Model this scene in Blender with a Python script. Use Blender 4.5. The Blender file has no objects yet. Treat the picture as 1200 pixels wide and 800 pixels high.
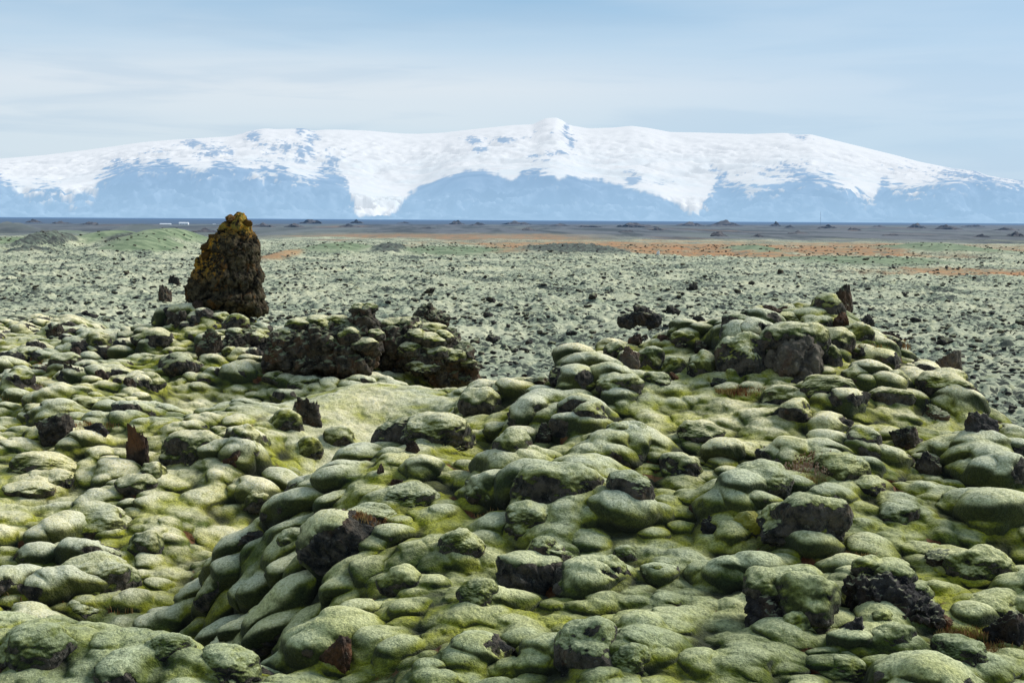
import bpy, bmesh, math, random
import numpy as np
from mathutils import Vector, Matrix

random.seed(7)
f32 = np.float32
PI = math.pi
scene = bpy.context.scene
COL = scene.collection

# ------------------------------------------------------------------ camera
CAMZ = 7.0
F = 1667.0
PITCH = math.atan((400 - 257.5) / F)
ROLL = math.radians(0.36)
cam_d = bpy.data.cameras.new("camera")
cam_d.lens = 50.0
cam_d.sensor_width = 36.0
cam_d.clip_start = 0.2
cam_d.clip_end = 120000
cam = bpy.data.objects.new("camera", cam_d)
COL.objects.link(cam)
RM = Matrix.Rotation(PI / 2 - PITCH, 3, 'X') @ Matrix.Rotation(ROLL, 3, 'Z')
cam.matrix_world = Matrix.Translation((0, 0, CAMZ)) @ RM.to_4x4()
scene.camera = cam
RMn = np.array(RM)


def ray(px, py):
    d = RMn @ np.array([(px - 600) / F, (400 - py) / F, -1.0])
    return d / math.hypot(d[0], d[1])


def pix(px, py, D):
    d = ray(px, py)
    return np.array([d[0] * D, d[1] * D, CAMZ + d[2] * D])


# ------------------------------------------------------------------ numpy noise
rng = np.random.RandomState(11)
PERM = rng.permutation(4096).astype(np.int64)
RND = rng.rand(4096, 6).astype(f32)
GR2 = np.stack([np.cos(RND[:, 0] * 2 * PI), np.sin(RND[:, 0] * 2 * PI)], 1).astype(f32)
_g = rng.normal(size=(4096, 3))
GR3 = (_g / np.linalg.norm(_g, axis=1, keepdims=True)).astype(f32)


def h2(i, j, s=0):
    return PERM[(PERM[(i + s * 57) & 4095] + j) & 4095]


def h3(i, j, k, s=0):
    return PERM[(PERM[(PERM[(i + s * 57) & 4095] + j) & 4095] + k) & 4095]


def fade(t):
    return t * t * t * (t * (t * 6 - 15) + 10)


def perlin2(x, y, s=0):
    i = np.floor(x).astype(np.int64); j = np.floor(y).astype(np.int64)
    fx = (x - i).astype(f32); fy = (y - j).astype(f32)
    u, v = fade(fx), fade(fy)

    def g(a, b):
        q = GR2[h2(i + a, j + b, s)]
        return q[..., 0] * (fx - a) + q[..., 1] * (fy - b)
    a = g(0, 0); b = g(1, 0); c = g(0, 1); d = g(1, 1)
    return ((a + (b - a) * u) * (1 - v) + (c + (d - c) * u) * v) * 1.5


def fbm2(x, y, n=4, s=0, gain=.5):
    t = 0; a = 1
    for k in range(n):
        t = t + a * perlin2(x * 2 ** k + 13.7 * k, y * 2 ** k - 7.1 * k, s + k)
        a *= gain
    return t


def perlin3(P, s=0):
    I = np.floor(P).astype(np.int64)
    Fr = (P - I).astype(f32)
    u = fade(Fr)
    r = 0
    for a in (0, 1):
        for b in (0, 1):
            for c in (0, 1):
                g = GR3[h3(I[:, 0] + a, I[:, 1] + b, I[:, 2] + c, s)]
                d = g[:, 0] * (Fr[:, 0] - a) + g[:, 1] * (Fr[:, 1] - b) + g[:, 2] * (Fr[:, 2] - c)
                w = (u[:, 0] if a else 1 - u[:, 0]) * (u[:, 1] if b else 1 - u[:, 1]) * (u[:, 2] if c else 1 - u[:, 2])
                r = r + d * w
    return r * 1.5


def fbm3(P, n=4, s=0, gain=.5):
    t = 0; a = 1
    for k in range(n):
        t = t + a * perlin3(P * 2 ** k + 9.3 * k, s + k)
        a *= gain
    return t


def worley3(P, s=0):
    I = np.floor(P).astype(np.int64)
    f1 = np.full(len(P), 9., f32); f2 = np.full(len(P), 9., f32)
    cid = np.zeros(len(P), f32)
    for a in (-1, 0, 1):
        for b in (-1, 0, 1):
            for c in (-1, 0, 1):
                h = h3(I[:, 0] + a, I[:, 1] + b, I[:, 2] + c, s)
                C = I + np.array([a, b, c]) + RND[h][:, :3]
                d = np.sqrt(((P - C) ** 2).sum(1)).astype(f32)
                m = d < f1
                f2 = np.where(m, f1, np.minimum(f2, d))
                cid = np.where(m, RND[h][:, 4], cid)
                f1 = np.where(m, d, f1)
    return f1, f2, cid


def sworley3(P, s=0, k=9.0):
    """smooth cellular distance: rounded valleys between cells"""
    I = np.floor(P).astype(np.int64)
    acc = np.zeros(len(P), f32)
    for a in (-1, 0, 1):
        for b in (-1, 0, 1):
            for c in (-1, 0, 1):
                h = h3(I[:, 0] + a, I[:, 1] + b, I[:, 2] + c, s)
                C = I + np.array([a, b, c]) + RND[h][:, :3]
                acc += np.exp(-k * np.sqrt(((P - C) ** 2).sum(1)))
    return -np.log(acc) / k


def sstep(a, b, x):
    t = np.clip((x - a) / (b - a), 0, 1)
    return t * t * (3 - 2 * t)


def domes(x, y, cell, rmin, rmax, hmin, hmax, s, presence=1.0, power=.55, elong=.8, ang=None, lop=0.0, k=.07):
    """height of a union of rounded cushions scattered on a jittered lattice, and an id in 0..1"""
    X = x / cell; Y = y / cell
    i0 = np.floor(X).astype(np.int64); j0 = np.floor(Y).astype(np.int64)
    H = np.zeros(x.shape, f32); ID = np.zeros(x.shape, f32)
    for a in (-1, 0, 1):
        for b in (-1, 0, 1):
            h = h2(i0 + a, j0 + b, s)
            R = RND[h]
            dx = (X - (i0 + a + .5 + (R[..., 0] - .5) * .9)).astype(f32)
            dy = (Y - (j0 + b + .5 + (R[..., 1] - .5) * .9)).astype(f32)
            th = R[..., 2] * PI if ang is None else ang + (R[..., 2] - .5) * 1.2
            c, sn = np.cos(th), np.sin(th)
            rad = rmin + (rmax - rmin) * R[..., 3]
            asp = elong + (1 - elong) * R[..., 5]
            q = ((dx * c + dy * sn) / rad) ** 2 + ((-dx * sn + dy * c) / (rad * asp)) ** 2
            hh = hmin + (hmax - hmin) * R[..., 4]
            front = np.clip(-(.62 * dx + .78 * dy) / rad, -1, 1) if lop else 0
            v = hh * np.power(np.clip(1 - q, 0, 1), power * (.75 + .9 * R[..., 1]) + lop * (.5 - .5 * front))
            v = np.where(R[..., 5] * .37 + R[..., 0] * .63 < presence, v, 0)
            m = v > H
            ID = np.where(m, R[..., 2], ID)
            hmix = np.clip(.5 + .5 * (v - H) / k, 0, 1)
            H = np.where((v > 0) & (H > 0), H * (1 - hmix) + v * hmix + k * hmix * (1 - hmix), np.maximum(H, v))
    return H, ID


# ------------------------------------------------------------------ macro terrain, authored as profiles by bearing
# each profile: (range m, height above the plain m)
def near_range(D):
    return 8.4 * (D / 8.4) ** .68 if D > 8.4 else D


def P(*pts):
    out = []
    for p in pts:
        if p[0] == 'h':
            if p[2] <= -6.3: out.append((p[1], CAMZ + p[2]))
            else: out.append((near_range(p[1]), CAMZ + p[2] * near_range(p[1]) / p[1]))
        else:
            py, D = p[0], near_range(p[1])
            out.append((D, CAMZ - (py - 257.5) / F * D))
    return out


profiles = {
    -300: P(('h', 3, -3.0), (800, 9.5), (690, 12), ('h', 15, -3.8), (570, 21), (500, 28), (450, 38), ('h', 60, -5), ('h', 100, -6.6), ('h', 125, -7)),
    0: P(('h', 3, -3.0), (800, 9.3), (690, 11.3), ('h', 13.5, -4.7), (640, 19), (570, 23), (500, 28.5), (440, 38), (400, 50), (384, 66), (374, 96), ('h', 115, -7)),
    100: P(('h', 3, -3.0), (800, 9.1), (690, 11.1), ('h', 13.3, -4.9), (650, 19.3), (575, 23), (500, 27), (450, 34), (410, 45), (388, 58), (374, 92), ('h', 112, -7)),
    200: P(('h', 3, -2.95), (800, 8.8), (722, 10.4), ('h', 12.3, -4.8), (685, 17.6), (640, 19.2), (600, 20.8), (525, 25), (470, 28.5), ('h', 32, -4.6), (455, 36), (405, 42), (362, 48), ('h', 54, -4.5), ('h', 66, -6.5), ('h', 80, -7)),
    300: P(('h', 3, -2.9), (800, 8.6), (772, 9.4), ('h', 11, -4.0), (740, 13.6), (700, 14.6), (630, 16), (574, 17.2), ('h', 20, -5.0), (545, 23.2), (480, 27), (455, 29.5), ('h', 33, -4.8), (432, 38), (388, 44), (366, 49), ('h', 55, -5), ('h', 70, -7)),
    400: P(('h', 3, -3.0), (800, 9), (740, 10.6), (640, 13.0), (560, 15.6), (520, 17.4), ('h', 21, -5.0), (512, 27.3), (455, 30.3), (423, 32), ('h', 34.8, -4.4), (434, 38), (396, 43), ('h', 49, -5.5), ('h', 62, -7)),
    500: P(('h', 3, -2.75), (800, 8.4), (700, 10.6), (600, 13.3), (520, 16.5), (478, 19), ('h', 23, -4.9), (476, 29.3), (431, 32.5), ('h', 36, -4.9), (438, 42), (404, 45), ('h', 51, -6), ('h', 62, -7)),
    570: P(('h', 3, -2.8), (800, 8.6), (670, 11.6), (570, 15), (500, 18.5), (451, 21.3), ('h', 25, -4.1), (462, 30), (440, 33), ('h', 37, -5.6), ('h', 46, -6.7), ('h', 58, -7)),
    640: P(('h', 3, -2.7), (800, 8.5), (650, 12), (550, 15.5), (475, 19), (420, 22), ('h', 25, -3.6), ('h', 31, -5.2), ('h', 42, -6.8), ('h', 54, -7)),
    700: P(('h', 3, -2.7), (800, 8.4), (650, 12), (550, 15.5), (470, 19), (394, 22.5), ('h', 26, -3.0), ('h', 34, -5.6), ('h', 46, -7)),
    800: P(('h', 3, -2.7), (800, 8.4), (640, 12), (540, 15.5), (462, 19.2), (422, 21), (366, 23.6), ('h', 27, -2.7), ('h', 35, -5.6), ('h', 46, -7)),
    900: P(('h', 3, -2.7), (800, 8.4), (640, 12), (530, 15.5), (470, 18.6), (455, 19.6), (396, 21.6), (346, 24.8), ('h', 28, -2.2), ('h', 37, -5.6), ('h', 50, -7)),
    975: P(('h', 3, -2.7), (800, 8.4), (640, 12), (530, 15.5), (468, 19), (396, 22), (334, 25.2), ('h', 28, -2.0), ('h', 37, -5.6), ('h', 50, -7)),
    1040: P(('h', 3, -2.7), (800, 8.4), (640, 12), (535, 15.5), (475, 19), (402, 22.5), (382, 24.5), ('h', 27, -2.5), ('h', 36, -5.6), ('h', 48, -7)),
    1100: P(('h', 3, -2.75), (800, 8.4), (645, 12), (545, 15.5), (485, 19), (426, 22.8), ('h', 26, -3.3), ('h', 35, -6), ('h', 46, -7)),
    1200: P(('h', 3, -2.8), (800, 8.6), (660, 12), (570, 15), (505, 18.5), (470, 21), ('h', 25, -4.1), ('h', 34, -6.3), ('h', 44, -7)),
    1320: P(('h', 3, -2.9), (800, 8.8), (690, 11.8), (600, 15), (540, 18), ('h', 22, -4.4), ('h', 34, -6.6), ('h', 42, -7)),
    1600: P(('h', 3, -3.0), (800, 9), (700, 12), (620, 15), ('h', 22, -5), ('h', 34, -6.8), ('h', 42, -7)),
}
LN = np.linspace(math.log(2.5), math.log(300), 700)
keys = sorted(profiles)
tab = []
for k in keys:
    p = profiles[k]
    tab.append(np.interp(LN, np.log([q[0] for q in p]), [q[1] for q in p]))
tab = np.array(tab)


def catmull_cols(keys, tab, xs):
    out = np.zeros((len(xs), tab.shape[1]))
    K = np.array(keys, float)
    for n, x in enumerate(xs):
        i = int(np.clip(np.searchsorted(K, x) - 1, 0, len(K) - 2))
        t = np.clip((x - K[i]) / (K[i + 1] - K[i]), 0, 1)
        a, b = tab[i], tab[i + 1]
        h = K[i + 1] - K[i]
        ma = (b - tab[i - 1]) / (K[i + 1] - K[i - 1]) * h if i > 0 else b - a
        mb = (tab[i + 2] - a) / (K[i + 2] - K[i]) * h if i < len(K) - 2 else b - a
        out[n] = (2 * t ** 3 - 3 * t ** 2 + 1) * a + (t ** 3 - 2 * t ** 2 + t) * ma + (3 * t ** 2 - 2 * t ** 3) * b + (t ** 3 - t ** 2) * mb
    return out


PXS = np.arange(-300, 1601, 10)
TAB = catmull_cols(keys, tab, PXS)


def gsm(a, s, axis):
    r = int(3 * s) + 1
    k = np.exp(-.5 * (np.arange(-r, r + 1) / s) ** 2); k /= k.sum()
    pad = [(0, 0), (0, 0)]; pad[axis] = (r, r)
    ap = np.pad(a, pad, mode='edge')
    out = np.zeros_like(a)
    for n, w in enumerate(k):
        sl = [slice(None), slice(None)]
        sl[axis] = slice(n, n + a.shape[axis])
        out += w * ap[tuple(sl)]
    return out


TAB = gsm(gsm(TAB, 5, 1), 1.3, 0)

# far swells of the plain: (px, range, half width px, half depth m, height m, kind)
SWELLS = [
    (196, 300, 40, 26, 4.6, 'green'), (140, 330, 34, 24, 3.6, 'green'), (150, 310, 22, 9, 1.0, 'dark'), (175, 322, 26, 8, .8, 'dark'), (170, 262, 40, 13, 2.1, 'green'), (18, 300, 42, 24, 2.6, 'green'),
    (44, 285, 17, 9, 2.0, 'dark'), (70, 292, 14, 8, 1.4, 'dark'), (36, 262, 22, 6, 1.2, 'dark'), (166, 700, 17, 30, 3.8, 'dark'),
    (395, 285, 40, 24, 2.2, 'green'), (330, 240, 20, 12, 1.0, 'orange'), (457, 280, 18, 12, 1.5, 'dark'),
    (1100, 330, 60, 30, 2.0, 'green'), (880, 330, 30, 20, 1.3, 'green'), (530, 300, 60, 26, .9, 'green'), (670, 300, 60, 26, 1.5, 'dark2'),
    (8, 620, 16, 30, 4.5, 'dark'), (76, 520, 26, 30, 2.0, 'green'), (1010, 250, 90, 20, .8, 'green'),
]


def macro(x, y):
    r = np.sqrt(x * x + y * y)
    px = 600 + F * x / np.maximum(y, .3)
    u = np.clip((px + 300) / 10, 0, len(PXS) - 1.001)
    v = np.clip((np.log(np.maximum(r, 2.6)) - LN[0]) / (LN[1] - LN[0]), 0, len(LN) - 1.001)
    i = u.astype(np.int64); j = v.astype(np.int64)
    a = u - i; b = v - j
    z = (TAB[i, j] * (1 - a) + TAB[i + 1, j] * a) * (1 - b) + (TAB[i, j + 1] * (1 - a) + TAB[i + 1, j + 1] * a) * b
    far = sstep(50, 130, r)
    z = z + far * (.35 * perlin2(x / 34, y / 34, 3) + .25 * perlin2(x / 13, y / 13, 4))
    for (spx, D, wp, dd, hh, kd) in SWELLS:
        cx = (spx - 600) / F * D
        s = np.exp(-.5 * (((x - cx) / (wp * D / F * .75)) ** 2 + ((y - D) / dd) ** 2))
        z = z + hh * 1.05 * s
    return z


def ground_fields(x, y):
    """full surface: position (3) and masks"""
    r = np.sqrt(x * x + y * y)
    px = 600 + F * x / np.maximum(y, .3)
    z0 = macro(x, y) + (1 - sstep(28, 45, r)) * .09 * fbm2(x / 2.2, y / 2.2, 2, 36)
    e = .15
    gx = (macro(x + e, y) - z0) / e
    gy = (macro(x, y + e) - z0) / e
    # warp so cushions are never true ellipses
    wx = x + .11 * perlin2(x * 1.9, y * 1.9, 20) + .035 * perlin2(x * 6, y * 6, 21)
    wy = y + .11 * perlin2(x * 1.9, y * 1.9, 22) + .035 * perlin2(x * 6, y * 6, 23)
    area = perlin2(x / 1.8, y / 1.8, 30)
    # smooth zone: the pale mound in the middle distance
    smooth = np.exp(-.5 * (((px - 415) / 125) ** 2) ** 2 - .5 * (((r - 19.9) / 2.3) ** 2) ** 2) * .97
    smooth = np.maximum(smooth, .45 * np.exp(-.5 * (((px - 190) / 170) ** 2 + ((r - 9.3) / .8) ** 2)))
    smooth = np.maximum(smooth, .45 * sstep(.1, .6, perlin2(x / 2.5, y / 2.5, 33)))
    slopeL = np.clip(gx * 1.6 + gy * .5, 0, 1) * (1 - sstep(28, 45, r))
    patchy = fbm2(x / 1.3 + 7, y / 1.3, 2, 34)
    amp = (1 - smooth) * np.clip(.62 + 1.5 * patchy, .10, 1.35) * (1 + .15 * slopeL)
    # slope angle for cushion alignment: across the fall line
    d1, i1 = domes(wx, wy, .53, .50, .95, .07, .32, 1, .84, .80, .5, ang=.72, lop=1.1, k=.07)
    d2, i2 = domes(wx + 3.3, wy - 1.7, .27, .42, .85, .02, .13, 2, .75, .92, .55, ang=.72, lop=1.0, k=.04)
    d3, i3 = domes(wx - 1.3, wy + 4.7, .145, .38, .72, .006, .032, 3, .65, 1.6, .7, lop=.6, k=.02)
    near = 1 - sstep(32, 52, r)
    rough = fbm2(x * 3.2, y * 3.2, 4, 40)
    H = amp * (d1 * (1.0 + .5 * area) + d2 * (.9 + .5 * area + .9 * slopeL)) + d3 * (.8 + .4 * area) * np.clip(1.15 - 1.1 * smooth, .05, 1) + (1.1 - .8 * smooth) * (.028 * rough + .022 * fbm2(x * 6.5, y * 6.5, 4, 41)) + (1.2 - amp) * (1 - .75 * smooth) * .075 * fbm2(x * 2.0, y * 2.0, 2, 43) - .09
    H = .37 * np.tanh((H + .08) / .35) - .08
    # the pinnacle knoll and the far left are rubblier
    rub = sstep(20.5, 24, r) * near
    H = H * (1 + .15 * rub)
    # plain: flatter cushions and stones
    p1, q1 = domes(wx, wy, 1.15, .28, .66, .04, .24, 5, .72, .7, .55)
    p2, q2 = domes(wx, wy, .6, .28, .62, .02, .13, 6, .7, .7, .6)
    p3, q3 = domes(wx + 9, wy, 3.7, .25, .6, .1, .5, 7, .5, .6, .6)
    pd = perlin2(x / 9, y / 9, 37)
    HP = p1 * (1.1 + .8 * pd) + p2 * 1.0 + p3 * .8 * sstep(60, 100, r)
    # masks by zone of the plain
    fade_far = 1 - sstep(230, 900, r)
    greenm = np.zeros_like(z0); darkm = np.zeros_like(z0); orm = np.zeros_like(z0)
    for (spx, D, wp, dd, hh, kd) in SWELLS:
        cx = (spx - 600) / F * D
        s = np.exp(-.5 * (((x - cx) / (wp * D / F * .75)) ** 2 + ((y - D) / dd) ** 2))
        s = sstep(.22, .6, s + .16 * perlin2(x / 5, y / 5, 51) + .1 * perlin2(x / 1.6, y / 1.6, 52))
        if kd == 'green': greenm = np.maximum(greenm, s)
        if kd.startswith('dark'): darkm = np.maximum(darkm, s)
        if kd == 'orange': orm = np.maximum(orm, s * .8)
    orn = fbm2(x / 26, y / 60, 3, 55)
    # orange grass belts lie between the lava tongues
    belt = sstep(275, 300, r + 22 * orn) * (1 - sstep(410, 520, r + 60 * orn)) * sstep(470, 640, px + 160 * orn) * (1 - sstep(1060, 1200, px + 120 * orn))
    belt2 = sstep(470, 540, r + 60 * orn) * (1 - sstep(640, 760, r + 60 * orn)) * sstep(300, 420, px + 60 * orn) * (1 - sstep(640, 760, px)) * .9
    belt3 = sstep(188, 196, r + 5 * orn) * (1 - sstep(214, 226, r + 5 * orn)) * sstep(1000, 1075, px + 60 * orn)
    belt4 = sstep(330, 350, r + 20 * orn) * (1 - sstep(420, 470, r + 30 * orn)) * sstep(900, 1000, px + 60 * orn) * .7
    orm = np.maximum.reduce([orm, belt, belt2, belt3, belt4]) * (1 - darkm) * (1 - greenm)
    orm = np.clip(orm * sstep(-.9, -.2, fbm2(x / 9, y / 16, 3, 56) + .2), 0, 1)
    far_l = sstep(430, 620, r + 90 * orn)
    HP = HP * (1 - .9 * greenm) * (1 - .85 * orm) + darkm * .5 * np.abs(fbm2(x / 2, y / 2, 3, 57))
    HP = HP * fade_far
    H = H * near + HP * (1 - near) * (1 + .0 * r)
    # horizontal + normal displacement
    nl = 1 / np.sqrt(1 + gx * gx + gy * gy)
    return z0, gx, gy, nl, H, smooth, greenm, darkm, orm, far_l, near, (d1, d2, p1, p2, i1, q1)


# polar sheet: fine near the photographer, coarse at the horizon
th = np.concatenate([np.linspace(-62, -25, 50)[:-1], np.linspace(-25, 25, 1000), np.linspace(25, 62, 50)[1:]]) * PI / 180
lr = np.concatenate([np.linspace(math.log(3), math.log(6.5), 160)[:-1], np.linspace(math.log(6.5), math.log(60), 1300)[:-1],
                     np.linspace(math.log(60), math.log(480), 900)[:-1], np.linspace(math.log(480), math.log(60000), 260)])
rr = np.exp(lr)
NT, NR = len(th), len(rr)
X = (rr[:, None] * np.sin(th)[None, :])
Y = (rr[:, None] * np.cos(th)[None, :])
Z = np.zeros_like(X); PX_ = np.zeros_like(X); PY_ = np.zeros_like(X)
mA = np.zeros((NR, NT, 4), f32); mA[..., 3] = 1
mB = mA.copy(); mC = mA.copy()
CH = 200
Hs = np.zeros_like(X)
G = {}
for a in range(0, NR, CH):
    sl = slice(a, min(NR, a + CH))
    x, y = X[sl], Y[sl]
    z0, gx, gy, nl, H, smooth, gm, dm, om, fl, near, ex = ground_fields(x, y)
    Hs[sl] = H
    PX_[sl] = x - gx * nl * H
    PY_[sl] = y - gy * nl * H
    Z[sl] = z0 + nl * H
    mB[sl, :, 0] = om; mB[sl, :, 1] = dm; mB[sl, :, 2] = gm
    mC[sl, :, 0] = fl; mC[sl, :, 1] = 1 - near; mC[sl, :, 2] = smooth
DTH = 50 * PI / 180 / 999


def blur_m(A, rad):
    """gaussian blur of a given radius in metres on the log-polar sheet"""
    out = A.copy()
    edges = [3, 4.5, 6.5, 8, 10, 12.5, 16, 20, 26, 34, 45, 60, 90]
    dl = np.gradient(lr)
    for ra, rb in zip(edges[:-1], edges[1:]):
        m = (rr >= ra) & (rr < rb)
        i0, i1 = np.where(m)[0][[0, -1]]
        rm = (ra + rb) / 2
        sr = max(.4, rad / (rm * dl[(i0 + i1) // 2])); stt = max(.4, rad / (rm * DTH))
        p = int(3 * sr) + 2
        a0, a1 = max(0, i0 - p), min(NR, i1 + p + 1)
        S = gsm(gsm(A[a0:a1], stt, 1), sr, 0)
        out[i0:i1 + 1] = S[i0 - a0:i1 + 1 - a0]
    return out


Hs = blur_m(Hs, .018)
# the moss blanket bridges most hollows between the lumps, leaving deep gaps only here and there
Hf = blur_m(Hs, .15)
for a in range(0, int(np.searchsorted(rr, 90)), CH):
    sl = slice(a, min(NR, a + CH))
    fn = fbm2(X[sl] * .75 + 3, Y[sl] * .75, 3, 45)
    fill = np.clip(.42 + .8 * fn, .0, .62) * (1 - sstep(34, 52, rr[sl])[:, None])
    dd_ = Hf[sl] - Hs[sl]
    Hs[sl] = Hs[sl] + fill * .045 * np.log1p(np.exp(np.clip(dd_ / .045, -20, 8))) + (1 - fill) * .3 * np.clip(-dd_, -.08, .12)
Hs = blur_m(Hs, .019)
for a in range(0, int(np.searchsorted(rr, 90)), CH):
    sl = slice(a, min(NR, a + CH))
    x, y = X[sl], Y[sl]
    q0 = macro(x, y); e = .15
    gx = (macro(x + e, y) - q0) / e; gy = (macro(x, y + e) - q0) / e
    nl = 1 / np.sqrt(1 + gx * gx + gy * gy)
    PX_[sl] = x - np.clip(gx, -.55, .55) * nl * Hs[sl]; PY_[sl] = y - np.clip(gy, -.55, .55) * nl * Hs[sl]
    Z[sl] = q0 + (1 - sstep(28, 45, rr[sl])[:, None]) * .09 * fbm2(x / 2.2, y / 2.2, 2, 36) + nl * Hs[sl]
# gradient of the cushion layer in x,y (for overhangs, crevice and rock masks)
dHr = np.gradient(Hs, axis=0) / np.gradient(rr)[:, None]
dHt = np.gradient(Hs, axis=1) / np.gradient(th)[None, :] / rr[:, None]
st, ct = np.sin(th)[None, :], np.cos(th)[None, :]
gHx = dHr * st + dHt * ct
gHy = dHr * ct - dHt * st
gm_ = np.sqrt(gHx ** 2 + gHy ** 2) + 1e-6
lim = np.minimum(gm_, 1.6) / gm_
near_w = 1 - sstep(34, 55, rr)[:, None]
# blurred height at about 35 cm radius for the hollow mask
Hb = Hs.copy()
drel = .35
nb_r = 1300 / math.log(60 / 6.5)


Hb = blur_m(Hs, .18)
cav = np.clip((Hb - Hs) / .10, -1, 1)
# bare rock shows on steep cushion flanks in patches
pn = np.zeros_like(X)
rk_n = np.zeros_like(X)
for a in range(0, NR, CH):
    sl = slice(a, min(NR, a + CH))
    rk_n[sl] = fbm2(X[sl] * 1.1, Y[sl] * 1.1, 4, 61)
    pn[sl] = fbm2(X[sl] * 1.3 + 5, Y[sl] * 1.3, 3, 64)
steep = sstep(.75, 1.7, gm_)
tocam = sstep(-.2, .7, (gHy + .5 * gHx) / gm_)        # faces turned to the south-west, out of the light
rock = steep * sstep(.10, .40, rk_n + .22 * tocam - .04) * near_w
rub = (sstep(21, 23.5, rr)[:, None]) * near_w
rock = np.clip(rock + rub * sstep(.5, 1.2, gm_) * sstep(-.1, .25, rk_n), 0, 1)
rust = sstep(.05, .5, cav) * sstep(.34, .55, pn) * (1 - steep)
rust = np.maximum(rust, sstep(.1, .6, cav) * sstep(.20, .45, pn) * rub * (1 - sstep(-300, -0, F * X / Y + 300)))
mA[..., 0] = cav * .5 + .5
mA[..., 1] = rock
mA[..., 2] = rust
push = .07 * near_w * lim
PX_ = PX_ - gHx * push - .34 * Hs * near_w
PY_ = PY_ - gHy * push - .42 * Hs * near_w
# craggy relief where rock is bare
for a in range(0, int(np.searchsorted(rr, 70)), CH):
    sl = slice(a, min(NR, a + CH))
    m = rock[sl] > .02
    if m.any():
        Pm = np.stack([PX_[sl][m], PY_[sl][m], Z[sl][m]], 1)
        w1, w2, cd = worley3(Pm * 12, 3)
        d = (cd - .5) * .06 + (w2 - w1) * .035 - .035 + .035 * fbm3(Pm * 14, 3, 5)
        k = rock[sl][m] * d
        gx_ = gHx[sl][m] / gm_[sl][m]; gy_ = gHy[sl][m] / gm_[sl][m]
        A = PX_[sl]; A[m] -= gx_ * k
        A = PY_[sl]; A[m] -= gy_ * k
        A = Z[sl]; A[m] += k * .6
# fine moss nap
iN = int(np.searchsorted(rr, 60))
for a in range(0, iN, CH):
    sl = slice(a, min(iN, a + CH))
    Z[sl] += .012 * fbm2(X[sl] * 9, Y[sl] * 9, 3, 70) * near_w[sl]

ZI = Z.copy()


def ground_z(x, y):
    r = math.hypot(x, y); t = math.atan2(x, y)
    j = int(np.clip(np.searchsorted(th, t), 1, NT - 1)); i = int(np.clip(np.searchsorted(rr, r), 1, NR - 1))
    return float(ZI[i, j])


CREST = False


def place(px, py, dmin=5):
    """first ground point met by the view ray of a photo pixel"""
    d = ray(px, py)
    t = math.atan2(d[0], d[1])
    j = int(np.clip(np.searchsorted(th, t), 1, NT - 1))
    zray = CAMZ + d[2] * rr
    ok = np.where((ZI[:, j] >= zray) & (rr > dmin))[0]
    i = ok[0] if len(ok) else NR - 200
    if CREST and rr[i] > 22:
        m = np.where((rr > 14) & (rr < 19.5))[0]
        i = m[np.argmax((ZI[m, j] - CAMZ) / rr[m])]
        return d[0] * rr[i], d[1] * rr[i], float(ZI[i, j]) - .04, float(rr[i])
    D = rr[i]
    return d[0] * D, d[1] * D, float(zray[i]), float(D)


# ------------------------------------------------------------------ object helpers
def tag(o, label=None, cat=None, group=None, kind=None):
    if label: o['label'] = label
    if cat: o['category'] = cat
    if group: o['group'] = group
    if kind: o['kind'] = kind
    return o


def mesh_np(name, V, Fc, mat=None, smooth=True, attrs=None):
    me = bpy.data.meshes.new(name)
    V = np.ascontiguousarray(V, f32); Fc = np.ascontiguousarray(Fc, np.int32)
    n, k = Fc.shape
    me.vertices.add(len(V)); me.vertices.foreach_set('co', V.ravel())
    me.loops.add(n * k); me.loops.foreach_set('vertex_index', Fc.ravel())
    me.polygons.add(n)
    me.polygons.foreach_set('loop_start', np.arange(0, n * k, k, dtype=np.int32))
    me.polygons.foreach_set('loop_total', np.full(n, k, np.int32))
    me.update(calc_edges=True)
    if smooth:
        me.polygons.foreach_set('use_smooth', np.ones(n, bool))
    for an, arr in (attrs or {}).items():
        arr = np.ascontiguousarray(arr, f32)
        at = me.attributes.new(an, 'FLOAT_COLOR', 'POINT')
        at.data.foreach_set('color', arr.ravel())
    if mat: me.materials.append(mat)
    return me


def link(name, me, parent=None):
    o = bpy.data.objects.new(name, me)
    COL.objects.link(o)
    if parent: o.parent = parent
    return o


# ------------------------------------------------------------------ materials
def new_mat(name):
    m = bpy.data.materials.new(name); m.use_nodes = True
    nt = m.node_tree; nt.nodes.clear()
    return m, nt


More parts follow.
